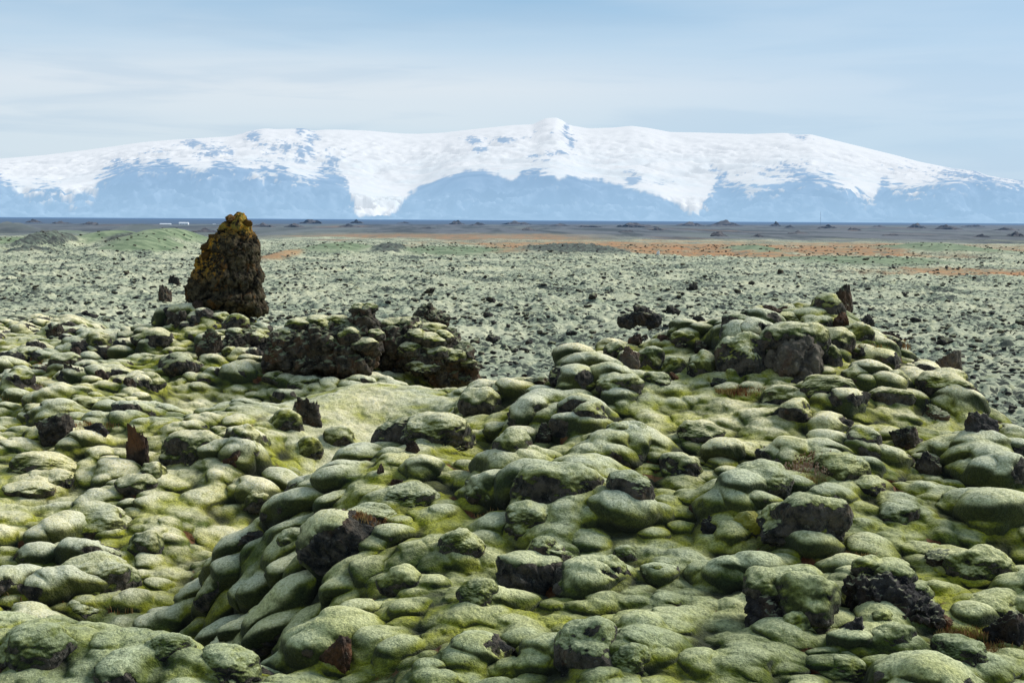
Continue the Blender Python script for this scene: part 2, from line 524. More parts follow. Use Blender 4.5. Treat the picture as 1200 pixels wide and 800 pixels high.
class NB:
    def __init__(s, nt): s.nt = nt; s.N = nt.nodes; s.L = nt.links

    def n(s, t, **k):
        o = s.N.new(t)
        for a, b in k.items(): setattr(o, a, b)
        return o

    def con(s, v, sock):
        if isinstance(v, bpy.types.NodeSocket): s.L.new(v, sock)
        elif v is not None:
            if sock.type == 'RGBA' and not isinstance(v, (int, float)): sock.default_value = (*v[:3], 1)
            elif sock.type == 'RGBA': sock.default_value = (v, v, v, 1)
            else: sock.default_value = v

    def math(s, op, a, b=None, c=None, clamp=False):
        o = s.n('ShaderNodeMath', operation=op, use_clamp=clamp)
        s.con(a, o.inputs[0]); s.con(b, o.inputs[1])
        if c is not None: s.con(c, o.inputs[2])
        return o.outputs[0]

    def mix(s, f, a, b, blend='MIX'):
        o = s.n('ShaderNodeMix', data_type='RGBA', blend_type=blend)
        s.con(f, o.inputs[0]); s.con(a, o.inputs[6]); s.con(b, o.inputs[7])
        return o.outputs[2]

    def ss(s, a, b, x):
        o = s.n('ShaderNodeMapRange', interpolation_type='SMOOTHSTEP')
        s.con(x, o.inputs[0]); o.inputs[1].default_value = a; o.inputs[2].default_value = b
        return o.outputs[0]

    def noise(s, vec, scale, detail=4, rough=.55, dist=0):
        o = s.n('ShaderNodeTexNoise')
        s.con(vec, o.inputs['Vector']); o.inputs['Scale'].default_value = scale
        o.inputs['Detail'].default_value = detail; o.inputs['Roughness'].default_value = rough
        o.inputs['Distortion'].default_value = dist
        return o.outputs['Fac']

    def vor(s, vec, scale, feature='F1'):
        o = s.n('ShaderNodeTexVoronoi', feature=feature)
        s.con(vec, o.inputs['Vector']); o.inputs['Scale'].default_value = scale
        return o.outputs['Distance']

    def attr(s, name):
        o = s.n('ShaderNodeAttribute', attribute_name=name)
        q = s.n('ShaderNodeSeparateColor'); s.L.new(o.outputs['Color'], q.inputs[0])
        return q.outputs

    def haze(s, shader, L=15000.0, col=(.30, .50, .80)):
        """aerial haze painted on as emission, thickening with how far north a surface stands in the world"""
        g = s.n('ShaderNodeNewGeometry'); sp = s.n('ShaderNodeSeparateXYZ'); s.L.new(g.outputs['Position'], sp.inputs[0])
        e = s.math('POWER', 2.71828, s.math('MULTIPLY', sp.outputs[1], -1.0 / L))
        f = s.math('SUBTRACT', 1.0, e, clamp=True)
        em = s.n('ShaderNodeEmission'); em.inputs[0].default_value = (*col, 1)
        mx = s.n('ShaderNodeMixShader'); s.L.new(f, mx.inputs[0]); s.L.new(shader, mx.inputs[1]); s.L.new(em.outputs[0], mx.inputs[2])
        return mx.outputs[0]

    def out(s, sh):
        o = s.n('ShaderNodeOutputMaterial'); s.L.new(sh, o.inputs[0])

    def bsdf(s, col, rough=.95, bump=None, sheen=0, spec=.12, sheen_col=(.8, .85, .7)):
        p = s.n('ShaderNodeBsdfPrincipled')
        s.con(col, p.inputs['Base Color']); s.con(rough, p.inputs['Roughness'])
        p.inputs['Specular IOR Level'].default_value = spec
        if sheen:
            p.inputs['Sheen Weight'].default_value = sheen
            p.inputs['Sheen Roughness'].default_value = .6
            p.inputs['Sheen Tint'].default_value = (*sheen_col, 1)
        if bump is not None: s.L.new(bump, p.inputs['Normal'])
        return p.outputs[0]

    def bump(s, h, dist, strength=1.0, prev=None):
        b = s.n('ShaderNodeBump'); b.inputs['Strength'].default_value = strength; b.inputs['Distance'].default_value = dist
        s.L.new(h, b.inputs['Height'])
        if prev is not None: s.L.new(prev, b.inputs['Normal'])
        return b.outputs[0]


def ground_colour(b, ground=True, dry=0.0):
    """woolly moss: grey-green crowns, olive hollows, flanks darkened with painted shade, rust-coloured litter"""
    g = b.n('ShaderNodeNewGeometry'); pos = g.outputs['Position']
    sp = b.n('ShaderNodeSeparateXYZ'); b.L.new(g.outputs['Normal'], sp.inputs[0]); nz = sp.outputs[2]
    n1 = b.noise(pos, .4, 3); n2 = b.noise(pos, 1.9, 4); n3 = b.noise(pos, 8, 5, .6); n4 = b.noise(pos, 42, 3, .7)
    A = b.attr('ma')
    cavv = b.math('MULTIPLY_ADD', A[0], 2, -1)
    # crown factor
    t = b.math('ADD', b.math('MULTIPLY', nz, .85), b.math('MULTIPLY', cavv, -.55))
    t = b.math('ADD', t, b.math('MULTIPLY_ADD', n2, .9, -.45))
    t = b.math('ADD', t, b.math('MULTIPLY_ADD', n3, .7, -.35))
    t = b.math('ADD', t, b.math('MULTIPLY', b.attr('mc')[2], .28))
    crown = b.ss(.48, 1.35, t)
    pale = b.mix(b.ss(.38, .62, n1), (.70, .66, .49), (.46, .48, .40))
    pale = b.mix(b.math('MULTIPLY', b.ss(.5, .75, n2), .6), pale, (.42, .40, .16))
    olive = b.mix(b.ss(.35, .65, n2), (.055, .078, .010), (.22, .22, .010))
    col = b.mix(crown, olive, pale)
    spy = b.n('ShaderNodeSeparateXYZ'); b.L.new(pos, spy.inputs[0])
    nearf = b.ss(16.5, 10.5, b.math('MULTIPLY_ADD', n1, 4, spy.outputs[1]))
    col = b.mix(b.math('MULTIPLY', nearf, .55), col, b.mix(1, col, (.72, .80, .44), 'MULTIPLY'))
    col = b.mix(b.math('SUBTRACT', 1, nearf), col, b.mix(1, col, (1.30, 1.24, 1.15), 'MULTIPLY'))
    # yellow-green fresh patches
    yel = b.math('MULTIPLY', b.ss(.47, .62, b.noise(pos, 1.1, 4, .6, .4)), b.ss(-.35, .2, cavv))
    col = b.mix(b.math('MULTIPLY', yel, .88), col, (.31, .31, .012))
    # flanks: shade painted into the colour, darker on steeper faces
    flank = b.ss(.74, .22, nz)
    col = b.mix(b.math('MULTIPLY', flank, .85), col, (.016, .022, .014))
    # nap speckle
    col = b.mix(.85, col, b.mix(b.ss(.3, .7, b.noise(pos, 52, 5, .8)), (.22, .24, .20), (.80, .80, .74)), 'OVERLAY')
    n6 = b.noise(pos, 18, 4, .65, .4)
    col = b.mix(b.math('MULTIPLY', b.ss(.62, .68, b.noise(pos, 24, 4, .7)), .7), col, (.07, .075, .035))
    col = b.mix(b.math('MULTIPLY', b.ss(.52, .68, n6), .6), col, b.mix(1, col, (.38, .42, .26), 'MULTIPLY'))
    col = b.mix(b.math('MULTIPLY', b.ss(.57, .68, n3), .5), col, b.mix(1, col, (.42, .44, .38), 'MULTIPLY'))
    return pos, nz, cavv, A, n1, n2, n3, n4, col


def rock_colour(b, pos, n3, n4, warm=.5):
    v = b.vor(pos, 16); nn = b.noise(pos, 9, 5, .65)
    base = b.mix(b.ss(.38, .62, nn), (.008, .008, .009), (.085, .07, .055))
    base = b.mix(b.math('MULTIPLY', b.ss(.55, .72, b.noise(pos, 4.2, 4, .6)), warm), base, (.12, .062, .028))
    base = b.mix(b.math('MULTIPLY', b.ss(.6, .72, b.noise(pos, 21, 4, .6)), .6), base, (.20, .20, .17))
    hgt = b.math('ADD', b.math('MULTIPLY', v, .7), nn)
    return base, hgt


def make_ground_mat():
    m, nt = new_mat('mossy lava ground'); b = NB(nt)
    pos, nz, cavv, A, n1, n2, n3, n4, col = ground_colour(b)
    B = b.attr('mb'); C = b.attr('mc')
    # deep crevices: shade between the lumps painted in as near-black
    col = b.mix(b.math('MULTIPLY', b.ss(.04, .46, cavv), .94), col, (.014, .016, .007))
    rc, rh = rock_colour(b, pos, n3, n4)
    rmask = b.ss(.44, .50, b.math('ADD', A[1], b.math('MULTIPLY_ADD', b.noise(pos, 9, 5, .65), 1.1, -.6)))
    col = b.mix(rmask, col, rc)
    rustc = b.mix(b.ss(.4, .6, n3), (.10, .03, .012), (.16, .075, .025))
    col = b.mix(b.ss(.35, .6, b.math('ADD', A[2], b.math('MULTIPLY_ADD', n4, .5, -.25))), col, rustc)
    # --- the plain beyond the rise
    sc = b.n('ShaderNodeMapping'); b.L.new(pos, sc.inputs[0]); sc.inputs['Scale'].default_value = (1, .75, 1)
    pn = b.noise(sc.outputs[0], 1.9, 5, .66, .3); pn2 = b.noise(sc.outputs[0], .13, 4, .6); pn3 = b.noise(sc.outputs[0], .55, 4, .6)
    mint = b.mix(b.ss(.35, .65, pn2), (.50, .50, .34), (.30, .34, .235))
    mint = b.mix(b.math('MULTIPLY', b.ss(.52, .7, pn3), .5), mint, (.36, .36, .18))
    dk = b.math('ADD', pn, b.math('MULTIPLY_ADD', pn2, .42, -.21))
    dk = b.math('ADD', dk, b.math('MULTIPLY', b.ss(.85, .45, nz), .16))
    spk = b.ss(.522, .57, dk)
    mint = b.mix(b.math('MULTIPLY', b.ss(.49, .55, dk), .55), mint, (.12, .16, .09))
    mint = b.mix(b.math('MULTIPLY', spk, .9), mint, (.022, .028, .026))
    mint = b.mix(b.math('MULTIPLY', b.ss(.62, .7, pn3), b.math('MULTIPLY', b.ss(.5, .6, pn), .6)), mint, (.12, .06, .03))
    green = b.mix(b.ss(.35, .7, b.noise(pos, .35, 4, .6)), (.085, .13, .06), (.25, .30, .17))
    mint = b.mix(B[2], mint, green)
    orange = b.mix(b.ss(.4, .62, b.noise(sc.outputs[0], .18, 5, .65)), (.40, .165, .05), (.31, .20, .09))
    orange = b.mix(b.math('MULTIPLY', b.ss(.52, .58, b.noise(sc.outputs[0], .3, 5, .65)), .8), orange, (.09, .11, .08))
    mint = b.mix(B[0], mint, orange)
    dark = b.mix(b.ss(.45, .62, b.noise(pos, .7, 4, .6)), (.028, .03, .032), (.10, .13, .10))
    mint = b.mix(b.math('MULTIPLY', B[1], .92), mint, dark)
    # distant lava field: purplish brown with dark tongues and dull green
    m2 = b.n('ShaderNodeMapping'); b.L.new(pos, m2.inputs[0]); m2.inputs['Scale'].default_value = (.5, .045, 1)
    f1 = b.noise(m2.outputs[0], .075, 6, .66, .5); f2 = b.noise(m2.outputs[0], .022, 5, .62, .4)
    farc = b.mix(b.ss(.42, .56, f1), (.018, .024, .036), (.095, .10, .12))
    farc = b.mix(b.math('MULTIPLY', b.ss(.5, .6, f2), .6), farc, (.13, .15, .14))
    farc = b.mix(b.math('MULTIPLY', b.ss(.56, .66, b.noise(m2.outputs[0], .03, 5, .6)), .6), farc, (.20, .105, .06))
    mint = b.mix(b.math('MULTIPLY', C[0], b.math('SUBTRACT', 1, b.math('MULTIPLY', B[0], .8))), mint, farc)
    col = b.mix(C[1], col, mint)
    sp2 = b.n('ShaderNodeSeparateXYZ'); b.L.new(pos, sp2.inputs[0])
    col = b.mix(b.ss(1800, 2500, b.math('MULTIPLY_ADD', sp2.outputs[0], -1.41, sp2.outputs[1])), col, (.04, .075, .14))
    near = b.math('SUBTRACT', 1, C[1])
    h = b.math('ADD', b.math('MULTIPLY', n3, .22), b.math('MULTIPLY', n4, .34))
    h = b.math('ADD', h, b.math('MULTIPLY', b.noise(pos, 14, 4, .65, .4), .38))
    h = b.math('ADD', h, b.math('MULTIPLY', b.noise(pos, 90, 3, .7), .12))
    bp = b.bump(h, .05, 1.0)
    bp = b.bump(b.math('MULTIPLY', rh, rmask), .05, .9, bp)
    sh = b.bsdf(col, .95, bp, sheen=.10)
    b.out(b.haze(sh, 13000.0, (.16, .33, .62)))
    return m


def make_moss_mat(name, rockiness=0.0, brown=0.3, yellow=0.0):
    m, nt = new_mat(name); b = NB(nt)
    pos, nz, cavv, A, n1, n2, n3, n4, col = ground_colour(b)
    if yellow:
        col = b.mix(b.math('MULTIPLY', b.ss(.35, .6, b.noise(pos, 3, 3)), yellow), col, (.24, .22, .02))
    col = b.mix(b.math('MULTIPLY', b.ss(.5, 1, cavv), .7), col, (.03, .033, .014))  # crease shade painted into the moss colour
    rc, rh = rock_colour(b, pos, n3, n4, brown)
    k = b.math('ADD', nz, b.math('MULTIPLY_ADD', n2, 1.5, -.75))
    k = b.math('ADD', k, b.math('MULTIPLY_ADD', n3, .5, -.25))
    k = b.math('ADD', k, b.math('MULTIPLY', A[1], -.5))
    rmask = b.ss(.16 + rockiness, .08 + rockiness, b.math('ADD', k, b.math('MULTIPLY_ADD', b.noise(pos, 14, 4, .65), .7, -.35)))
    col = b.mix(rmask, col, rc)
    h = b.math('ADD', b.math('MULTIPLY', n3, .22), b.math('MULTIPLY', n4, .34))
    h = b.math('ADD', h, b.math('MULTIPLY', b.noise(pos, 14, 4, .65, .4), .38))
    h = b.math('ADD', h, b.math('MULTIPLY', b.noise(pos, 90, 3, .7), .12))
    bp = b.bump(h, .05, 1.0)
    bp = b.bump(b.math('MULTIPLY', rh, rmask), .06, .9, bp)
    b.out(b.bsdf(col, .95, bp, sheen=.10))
    return m


def make_rock_mat(name, base1, base2, accent, lichen, acc_amt=.5, moss=.5, scale=1.0):
    m, nt = new_mat(name); b = NB(nt)
    g = b.n('ShaderNodeNewGeometry'); pos = g.outputs['Position']
    sp = b.n('ShaderNodeSeparateXYZ'); b.L.new(g.outputs['Normal'], sp.inputs[0]); nz = sp.outputs[2]
    nn = b.noise(pos, 6 * scale, 6, .65); n2 = b.noise(pos, 2.2 * scale, 4, .6); n5 = b.noise(pos, 22 * scale, 4, .65)
    v = b.vor(pos, 9 * scale)
    A = b.attr('ma')
    col = b.mix(b.ss(.35, .68, nn), base1, base2)
    col = b.mix(b.math('MULTIPLY', b.ss(.50, .64, n2), acc_amt), col, accent)
    col = b.mix(b.math('MULTIPLY', b.ss(.60, .70, n5), .75), col, lichen)
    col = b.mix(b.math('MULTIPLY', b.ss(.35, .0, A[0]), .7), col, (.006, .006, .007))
    mm = b.math('ADD', nz, b.math('MULTIPLY_ADD', n2, 1.2, -.6))
    mk = b.math('MULTIPLY', b.ss(1.15 - moss, 1.4 - moss, mm), 1)
    mossc = b.mix(b.ss(.35, .65, nn), (.07, .085, .03), (.27, .28, .18))
    col = b.mix(mk, col, mossc)
    h = b.math('ADD', b.math('MULTIPLY', nn, .8), b.math('MULTIPLY', v, .5))
    h = b.math('ADD', h, b.math('MULTIPLY', n5, .3))
    b.out(b.bsdf(col, .92, b.bump(h, .09 / scale, .9), spec=.2))
    return m


M_ground = make_ground_mat()
M_moss = make_moss_mat('grey green moss over dark rock', 0.0)
M_mossR = make_moss_mat('moss with much bare rock', .35, .6)
M_mossB = make_moss_mat('moss over brown rock', .2, 1.0)
M_mossY = make_moss_mat('yellow green moss', -.05, .5, .85)
M_black = make_rock_mat('black lava', (.010, .010, .012), (.055, .05, .045), (.07, .042, .022), (.16, .16, .14), .5, .35)
M_brown = make_rock_mat('rusty lava', (.018, .012, .010), (.075, .05, .034), (.13, .058, .025), (.15, .13, .10), .8, .2)
M_slab = make_rock_mat('lichen grey slab', (.05, .043, .033), (.14, .12, .09), (.11, .06, .035), (.24, .22, .18), .55, .1)
M_crag = make_rock_mat('dark crag lava', (.014, .013, .012), (.085, .07, .052), (.12, .06, .03), (.20, .20, .16), .45, .62, 1.5)



# ------------------------------------------------------------------ stones
def ico(sub):
    bm = bmesh.new(); bmesh.ops.create_icosphere(bm, subdivisions=sub, radius=1)
    V = np.array([v.co[:] for v in bm.verts], f32); Fc = np.array([[v.index for v in f.verts] for f in bm.faces], np.int32)
    bm.free()
    return V, Fc


ICO5 = ico(5); ICO6 = ico(6); ICO4 = ico(4); ICO3 = ico(3)


def vnormals(V, Fc):
    a, b_, c = V[Fc[:, 0]], V[Fc[:, 1]], V[Fc[:, 2]]
    n = np.cross(b_ - a, c - a)
    N = np.zeros_like(V)
    for k in range(3): np.add.at(N, Fc[:, k], n)
    return N / (np.linalg.norm(N, axis=1, keepdims=True) + 1e-9)


def attr_ma(cavv, rock):
    a = np.zeros((len(cavv), 4), f32); a[:, 0] = np.clip(cavv * .5 + .5, 0, 1); a[:, 1] = rock; a[:, 3] = 1
    return a


def moss_boulder(seed, ic=ICO5, lob=1.0):
    V, Fc = ic[0].copy(), ic[1]
    s = seed * 7
    off = np.array([seed * 3.1, seed * -5.7, seed * 1.9])
    sq = np.sign(V) * np.abs(V) ** .82
    V = sq / np.linalg.norm(sq, axis=1, keepdims=True) ** .5
    low = fbm3(V * .75 + off, 2, s)
    w1 = np.clip(sworley3(V * 1.15 + off, s + 1), 0, 2)
    lobes = 1 - w1 ** 2 * 1.1
    r = 1 + .30 * low + lob * .26 * (lobes - .6) + .06 * fbm3(V * 2.5 + off, 3, s + 3)
    Vn = V * r[:, None]
    cr = np.clip((w1 - .55) * 2.2, 0, 1) - .55
    # rough rock below, soft nap above
    und = sstep(.05, -.4, V[:, 2] + .6 * perlin3(V * 1.4 + off, s + 4))
    a, b_, c = worley3(Vn * 4.5 + off, s + 6)
    Vn = Vn * (1 + und * ((c - .5) * .16 + (b_ - a) * .10 - .05))[:, None]
    Vn = Vn * (1 + .012 * fbm3(Vn * 9 + off, 3, s + 8))[:, None]
    Vn[:, 2] = np.where(Vn[:, 2] < -.35, -.35 + (Vn[:, 2] + .35) * .4, Vn[:, 2])
    return Vn, Fc, attr_ma(cr, und)


def bare_rock(seed, ic=ICO5, blocky=1.0):
    V, Fc = ic[0].copy(), ic[1]
    rs = np.random.RandomState(seed + 500)
    off = rs.rand(3) * 40
    r = np.full(len(V), 1.35)
    for k in range(13):
        n = rs.normal(size=3); n /= np.linalg.norm(n)
        d = rs.uniform(.62, 1.0)
        q = V @ n
        r = np.where(q > .01, np.minimum(r, d / np.maximum(q, .01)), r)
    r = r * (1 + .16 * fbm3(V * 1.6 + off, 3, seed))
    Vn = V * r[:, None]
    f1, f2, cd = worley3(Vn * 2.6 + off, seed + 3)
    g1, g2, ce = worley3(Vn * 6.5 + off, seed + 5)
    cr = np.clip((.14 - (f2 - f1)) / .14, 0, 1)
    Vn = Vn * (1 + blocky * ((cd - .5) * .15 - cr * .05) + (ce - .5) * .06 - .03 * np.clip((.2 - (g2 - g1)) / .2, 0, 1) + .07 * fbm3(Vn * 6 + off, 4, seed + 7, .6))[:, None]
    return Vn, Fc, attr_ma(-1 + 2 * (1 - cr), np.ones(len(V)))


MESH = {}


def stone_mesh(kind, k, mat, big=False):
    key = (kind, k, mat.name, big)
    if key in MESH: return MESH[key]
    ic = ICO6 if big else ICO5
    if kind == 'M': V, Fc, at = moss_boulder(k, ic)
    else: V, Fc, at = bare_rock(k, ic)
    me = mesh_np('mossy_boulder' if kind == 'M' else 'lava_rock', V, Fc, mat, True, {'ma': at})
    MESH[key] = me
    return me


# (centre px, base py, width px, height px, kind, material, label, depth ratio)
S = []


def st(px, py, w, h, kind, label, mat=None, dep=1.0, nm=None, rot=None, lean=0, cat=None):
    S.append((px, py, w, h, kind, label, mat, dep, nm, rot, lean, cat))


# --- right-hand hill, summit
st(942, 346, 30, 15, 'M', 'small yellow green moss cushion on the left of the right hill summit', M_mossY)
st(991, 368, 36, 42, 'R', 'biggest dark craggy block on the summit of the right hill', M_crag)
st(965, 352, 22, 22, 'R', 'dark rock touching the left side of the big summit block', M_crag)
st(970, 374, 46, 30, 'M', 'boulder with mossy top and dark face just below the summit block', M_mossR)
st(1018, 384, 22, 20, 'R', 'black stone low on the right of the summit block', M_black)
st(812, 342, 13, 11, 'R', 'lone black stone on the pale plain left of the summit', M_black)
st(789, 370, 20, 12, 'R', 'low black stone on the plain between two dark rocks', M_black)
st(820, 368, 24, 15, 'R', 'dark flat-topped stone where the right hill begins to rise', M_black)
st(874, 355, 20, 15, 'R', 'dark stone at the left end of the summit skyline', M_black)
st(899, 360, 32, 11, 'R', 'long low brown slab on the summit skyline', M_brown)
st(918, 350, 20, 13, 'R', 'brown pointed stone on the skyline beside the yellow cushion', M_brown)
st(889, 377, 28, 19, 'M', 'rounded mossy boulder under the brown skyline slab')
st(926, 367, 34, 16, 'M', 'grey green cushion boulder below the yellow cushion')
st(922, 384, 60, 18, 'M', 'long flat mossy boulder across the upper right hill', None, .6)
st(868, 386, 42, 18, 'M', 'dark sided low boulder at the upper left of the right hill', M_mossR)
st(877, 404, 42, 24, 'M', 'boulder with dark ridged face above the tall dark boulder', M_mossR)
st(960, 392, 42, 22, 'M', 'mossy boulder hooded over a dark hollow below the summit')
st(977, 416, 52, 32, 'M', 'large smooth egg shaped boulder right of the bare faced boulder')
st(988, 388, 24, 22, 'R', 'brown wedge between the summit block and the egg shaped boulder', M_brown)
st(872, 452, 62, 62, 'M', 'tall dark sided mossy boulder left of the bare faced boulder', M_mossR, .9)
st(826, 446, 44, 36, 'M', 'smooth pale boulder left of the tall dark sided boulder')
st(814, 448, 24, 24, 'M', 'narrow upright cushion in front of the smooth pale boulder', M_mossB)
st(790, 444, 36, 26, 'M', 'round boulder with a dark left side in the upper row')
st(762, 436, 38, 30, 'M', 'fat round boulder behind the pointed brown rock')
st(740, 440, 28, 34, 'R', 'pointed bare brown rock at the left of the upper row', M_slab)
st(747, 408, 20, 17, 'R', 'small dark block above the pointed brown rock', M_brown)
st(722, 426, 30, 26, 'M', 'dark green boulder at the left end of the upper row')
st(719, 438, 24, 16, 'M', 'small cushion at the foot of the pointed brown rock')
st(778, 404, 22, 12, 'R', 'low rusty stone on the pale slope above the upper row', M_brown)
st(802, 406, 40, 20, 'M', 'broad pale boulder on the slope beside the rusty stone')
st(822, 415, 22, 16, 'R', 'dark stone against the broad pale boulder', M_black)
st(921, 476, 58, 24, 'M', 'long low cushion in front of the bare faced boulder', None, .6)
st(974, 470, 76, 30, 'M', 'long smooth sausage shaped boulder right of the bare faced boulder', None, .5, rot=.1)
st(932, 500, 52, 32, 'M', 'hooded boulder with a black hollow below the long cushions', M_mossR)
st(727, 462, 54, 24, 'M', 'wide grey boulder below the pointed brown rock')
st(770, 456, 38, 20, 'M', 'dome shaped cushion below the upper row')
st(788, 448, 16, 12, 'R', 'small brown stone among the upper row cushions', M_brown)
st(843, 453, 22, 10, 'R', 'flat dark stone at the foot of the tall dark boulder', M_black)
st(1010, 452, 46, 25, 'M', 'plump boulder in the row right of the sausage shaped boulder')
st(1048, 460, 38, 26, 'M', 'dark green boulder in the middle of the right shoulder row')
st(1042, 482, 68, 28, 'M', 'long boulder under the right shoulder row', None, .6)
st(1085, 474, 36, 22, 'M', 'rounded boulder right of the long shoulder boulder')
st(1113, 468, 64, 34, 'M', 'biggest boulder of the right shoulder below the bare block')
st(1136, 482, 34, 17, 'M', 'small cushion below the biggest shoulder boulder')
st(1116, 440, 40, 52, 'R', 'tall bare dark block standing upright on the right shoulder', M_slab, .9)
st(1141, 448, 20, 16, 'R', 'small brown stone leaning on the tall bare block', M_brown)
st(1008, 410, 34, 32, 'M', 'mossy boulder sloping down right of the egg shaped boulder')
st(1006, 422, 28, 18, 'M', 'small round boulder under the egg shaped boulder')
st(975, 438, 30, 34, 'M', 'dark green boulder touching the right of the bare faced boulder')
st(1040, 402, 42, 13, 'R', 'low rusty ridge stone on the right of the summit', M_brown, .5)
st(1095, 496, 40, 20, 'R', 'flat dark slab below the right shoulder', M_crag)
st(1063, 534, 42, 34, 'R', 'black jagged rock on the right slope above the heather', M_crag)
st(1092, 562, 32, 32, 'R', 'dark craggy rock stepping down the right slope', M_crag)
st(1148, 516, 44, 32, 'R', 'black rock in the deep hollow of the right slope', M_black)
st(1015, 526, 46, 26, 'M', 'dark fronted boulder on the middle right slope', M_mossR)
st(990, 566, 66, 34, 'M', 'wide boulder right of the heather sprigs')
st(1020, 580, 50, 22, 'M', 'boulder with black cracked rim below the heather boulder', M_mossR)
st(893, 592, 88, 50, 'M', 'big two-lobed boulder left of the heather sprigs')
st(838, 606, 42, 26, 'M', 'grey cushion left of the two-lobed boulder')
st(800, 562, 54, 30, 'M', 'boulder with a small brown bare spot on top', M_mossB)
st(878, 642, 68, 42, 'M', 'round boulder with bright yellow green top and dark cleft', M_mossY)
st(832, 633, 30, 28, 'R', 'black rock against the left of the yellow topped boulder', M_black)
st(820, 611, 34, 18, 'R', 'brown rock above and left of the yellow topped boulder', M_brown)
st(950, 637, 110, 58, 'M', 'huge mossy hump with grey bare rock along its foot', M_mossR, .8)
st(1002, 655, 24, 13, 'R', 'rusty stone at the right foot of the huge hump', M_brown)
st(985, 656, 17, 20, 'R', 'thin dark stone at the right foot of the huge hump', M_black)
st(850, 678, 32, 22, 'M', 'small boulder below the yellow topped boulder')
st(768, 682, 28, 20, 'M', 'small dark cushion on the smooth lower slope')
st(1100, 664, 40, 18, 'R', 'low dark rock on the right lower slope', M_crag)
st(1150, 688, 78, 44, 'M', 'massive boulder near the right edge above the lower crag')
st(1058, 618, 52, 26, 'M', 'boulder in the middle of the right lower slope')
st(1003, 762, 54, 38, 'R', 'black lava lump between the two lower crags', M_black)
st(992, 776, 58, 20, 'M', 'flat cushion under the black lava lump')
st(992, 806, 78, 34, 'M', 'smooth grey boulder at the bottom edge below the lower crags')
st(1130, 781, 68, 30, 'M', 'round topped boulder near the bottom right corner')
st(1170, 734, 88, 36, 'M', 'broad green boulder at the right edge beside the lower crag')
st(1182, 762, 52, 44, 'R', 'dark rock face at the right edge under the broad boulder', M_black)
st(1050, 772, 54, 38, 'M', 'boulder right of the black lava lump')
st(1110, 742, 30, 20, 'R', 'rusty rock on the slope right of the lower crag', M_brown)
# --- centre
st(650, 614, 118, 72, 'M', 'largest round boulder in the centre with rusty patches', M_mossB, .85)
st(622, 634, 78, 46, 'M', 'moss lobe against the lower left of the largest central boulder')
st(694, 618, 54, 26, 'M', 'pale tail cushion on the right of the largest central boulder')
st(738, 592, 64, 40, 'M', 'boulder with a black face right of the largest central boulder', M_mossR)
st(714, 686, 48, 34, 'M', 'dark faced boulder on the slope below the centre', M_mossR)
st(732, 660, 36, 20, 'M', 'small cushion above the dark faced boulder on the slope')
st(640, 658, 42, 28, 'M', 'dark left facing boulder below the largest central boulder', M_mossR)
st(692, 796, 92, 66, 'M', 'large black sided boulder at the bottom edge centre', M_mossR)
st(740, 800, 64, 44, 'M', 'boulder right of the black sided boulder at the bottom edge')
st(570, 594, 52, 28, 'M', 'dark fronted cushion left of the largest central boulder')
st(434, 617, 70, 26, 'M', 'long pale cushion left of the rusty ground', None, .6)
st(480, 600, 74, 32, 'M', 'broad pale boulder above the rusty ground')
st(512, 526, 84, 42, 'M', 'wide pale boulder in the upper middle of the ridge')
st(602, 540, 56, 38, 'M', 'fat drooping boulder in the upper middle of the ridge')
st(640, 524, 25, 28, 'R', 'dark rock beside the fat drooping boulder', M_crag)
st(482, 533, 22, 16, 'R', 'rusty stone in front of the wide pale boulder', M_brown)
st(446, 558, 11, 15, 'R', 'tiny upright brown stone on the ridge', M_brown)
st(466, 570, 19, 9, 'R', 'small flat brown stone on the ridge', M_brown)
st(589, 467, 29, 20, 'M', 'dark round ball shaped boulder on the ridge crest', M_mossR)
st(560, 492, 52, 38, 'M', 'cluster shaped boulder left of the dark ball shaped boulder')
st(660, 452, 38, 24, 'M', 'dark boulder high on the ridge crest', M_mossR)
st(630, 456, 38, 14, 'R', 'flat dark rock beside the dark crest boulder', M_crag)
st(466, 528, 60, 40, 'M', 'dark faced boulder on the left crest of the ridge', M_mossR)
st(395, 526, 48, 26, 'M', 'long boulder where the ridge meets the pale mound')
st(360, 540, 36, 28, 'M', 'steep little boulder at the left end of the ridge crest')
st(394, 795, 46, 50, 'R', 'boulder with a brown bare face at the bottom edge', M_brown)
st(690, 500, 50, 30, 'M', 'dark hollow boulder on the upper ridge slope', M_mossR)
st(735, 520, 52, 26, 'M', 'low boulder on the upper ridge slope')
st(820, 520, 60, 26, 'M', 'low wide boulder on the upper right slope')
st(540, 655, 60, 34, 'M', 'cushion on the left flank of the lower ridge')
st(470, 700, 56, 36, 'M', 'drooping boulder on the steep left flank')
st(560, 715, 60, 36, 'M', 'rounded boulder on the lower left flank')
st(300, 600, 48, 28, 'M', 'cushion at the upper left foot of the ridge')
st(345, 655, 50, 34, 'M', 'hanging boulder on the left foot of the ridge')
# --- left
st(102, 708, 108, 54, 'M', 'large dark green boulder sitting on the near left mound', None, .8)
st(95, 724, 50, 20, 'M', 'grey cushion under the large dark green boulder')
st(107, 636, 96, 42, 'M', 'wide dark boulder in the left hollow')
st(158, 583, 52, 26, 'M', 'flat cushion at the top of the left hollow')
st(167, 656, 48, 32, 'M', 'boulder on the right side of the left hollow')
st(34, 786, 104, 48, 'M', 'big dark cushion at the bottom left corner')
st(195, 772, 62, 26, 'M', 'low cushion on the near left mound')
st(262, 800, 84, 36, 'M', 'smooth cushion at the bottom edge of the near left mound')
st(45, 564, 92, 32, 'M', 'long grey boulder at the left edge', None, .6)
st(54, 574, 60, 22, 'M', 'small boulder in front of the long grey left boulder')
st(30, 584, 60, 18, 'M', 'low cushion nearest the left edge above the hollow')
st(161, 560, 34, 62, 'R', 'upright brown rock pillar in the left middle ground', M_brown, .8)
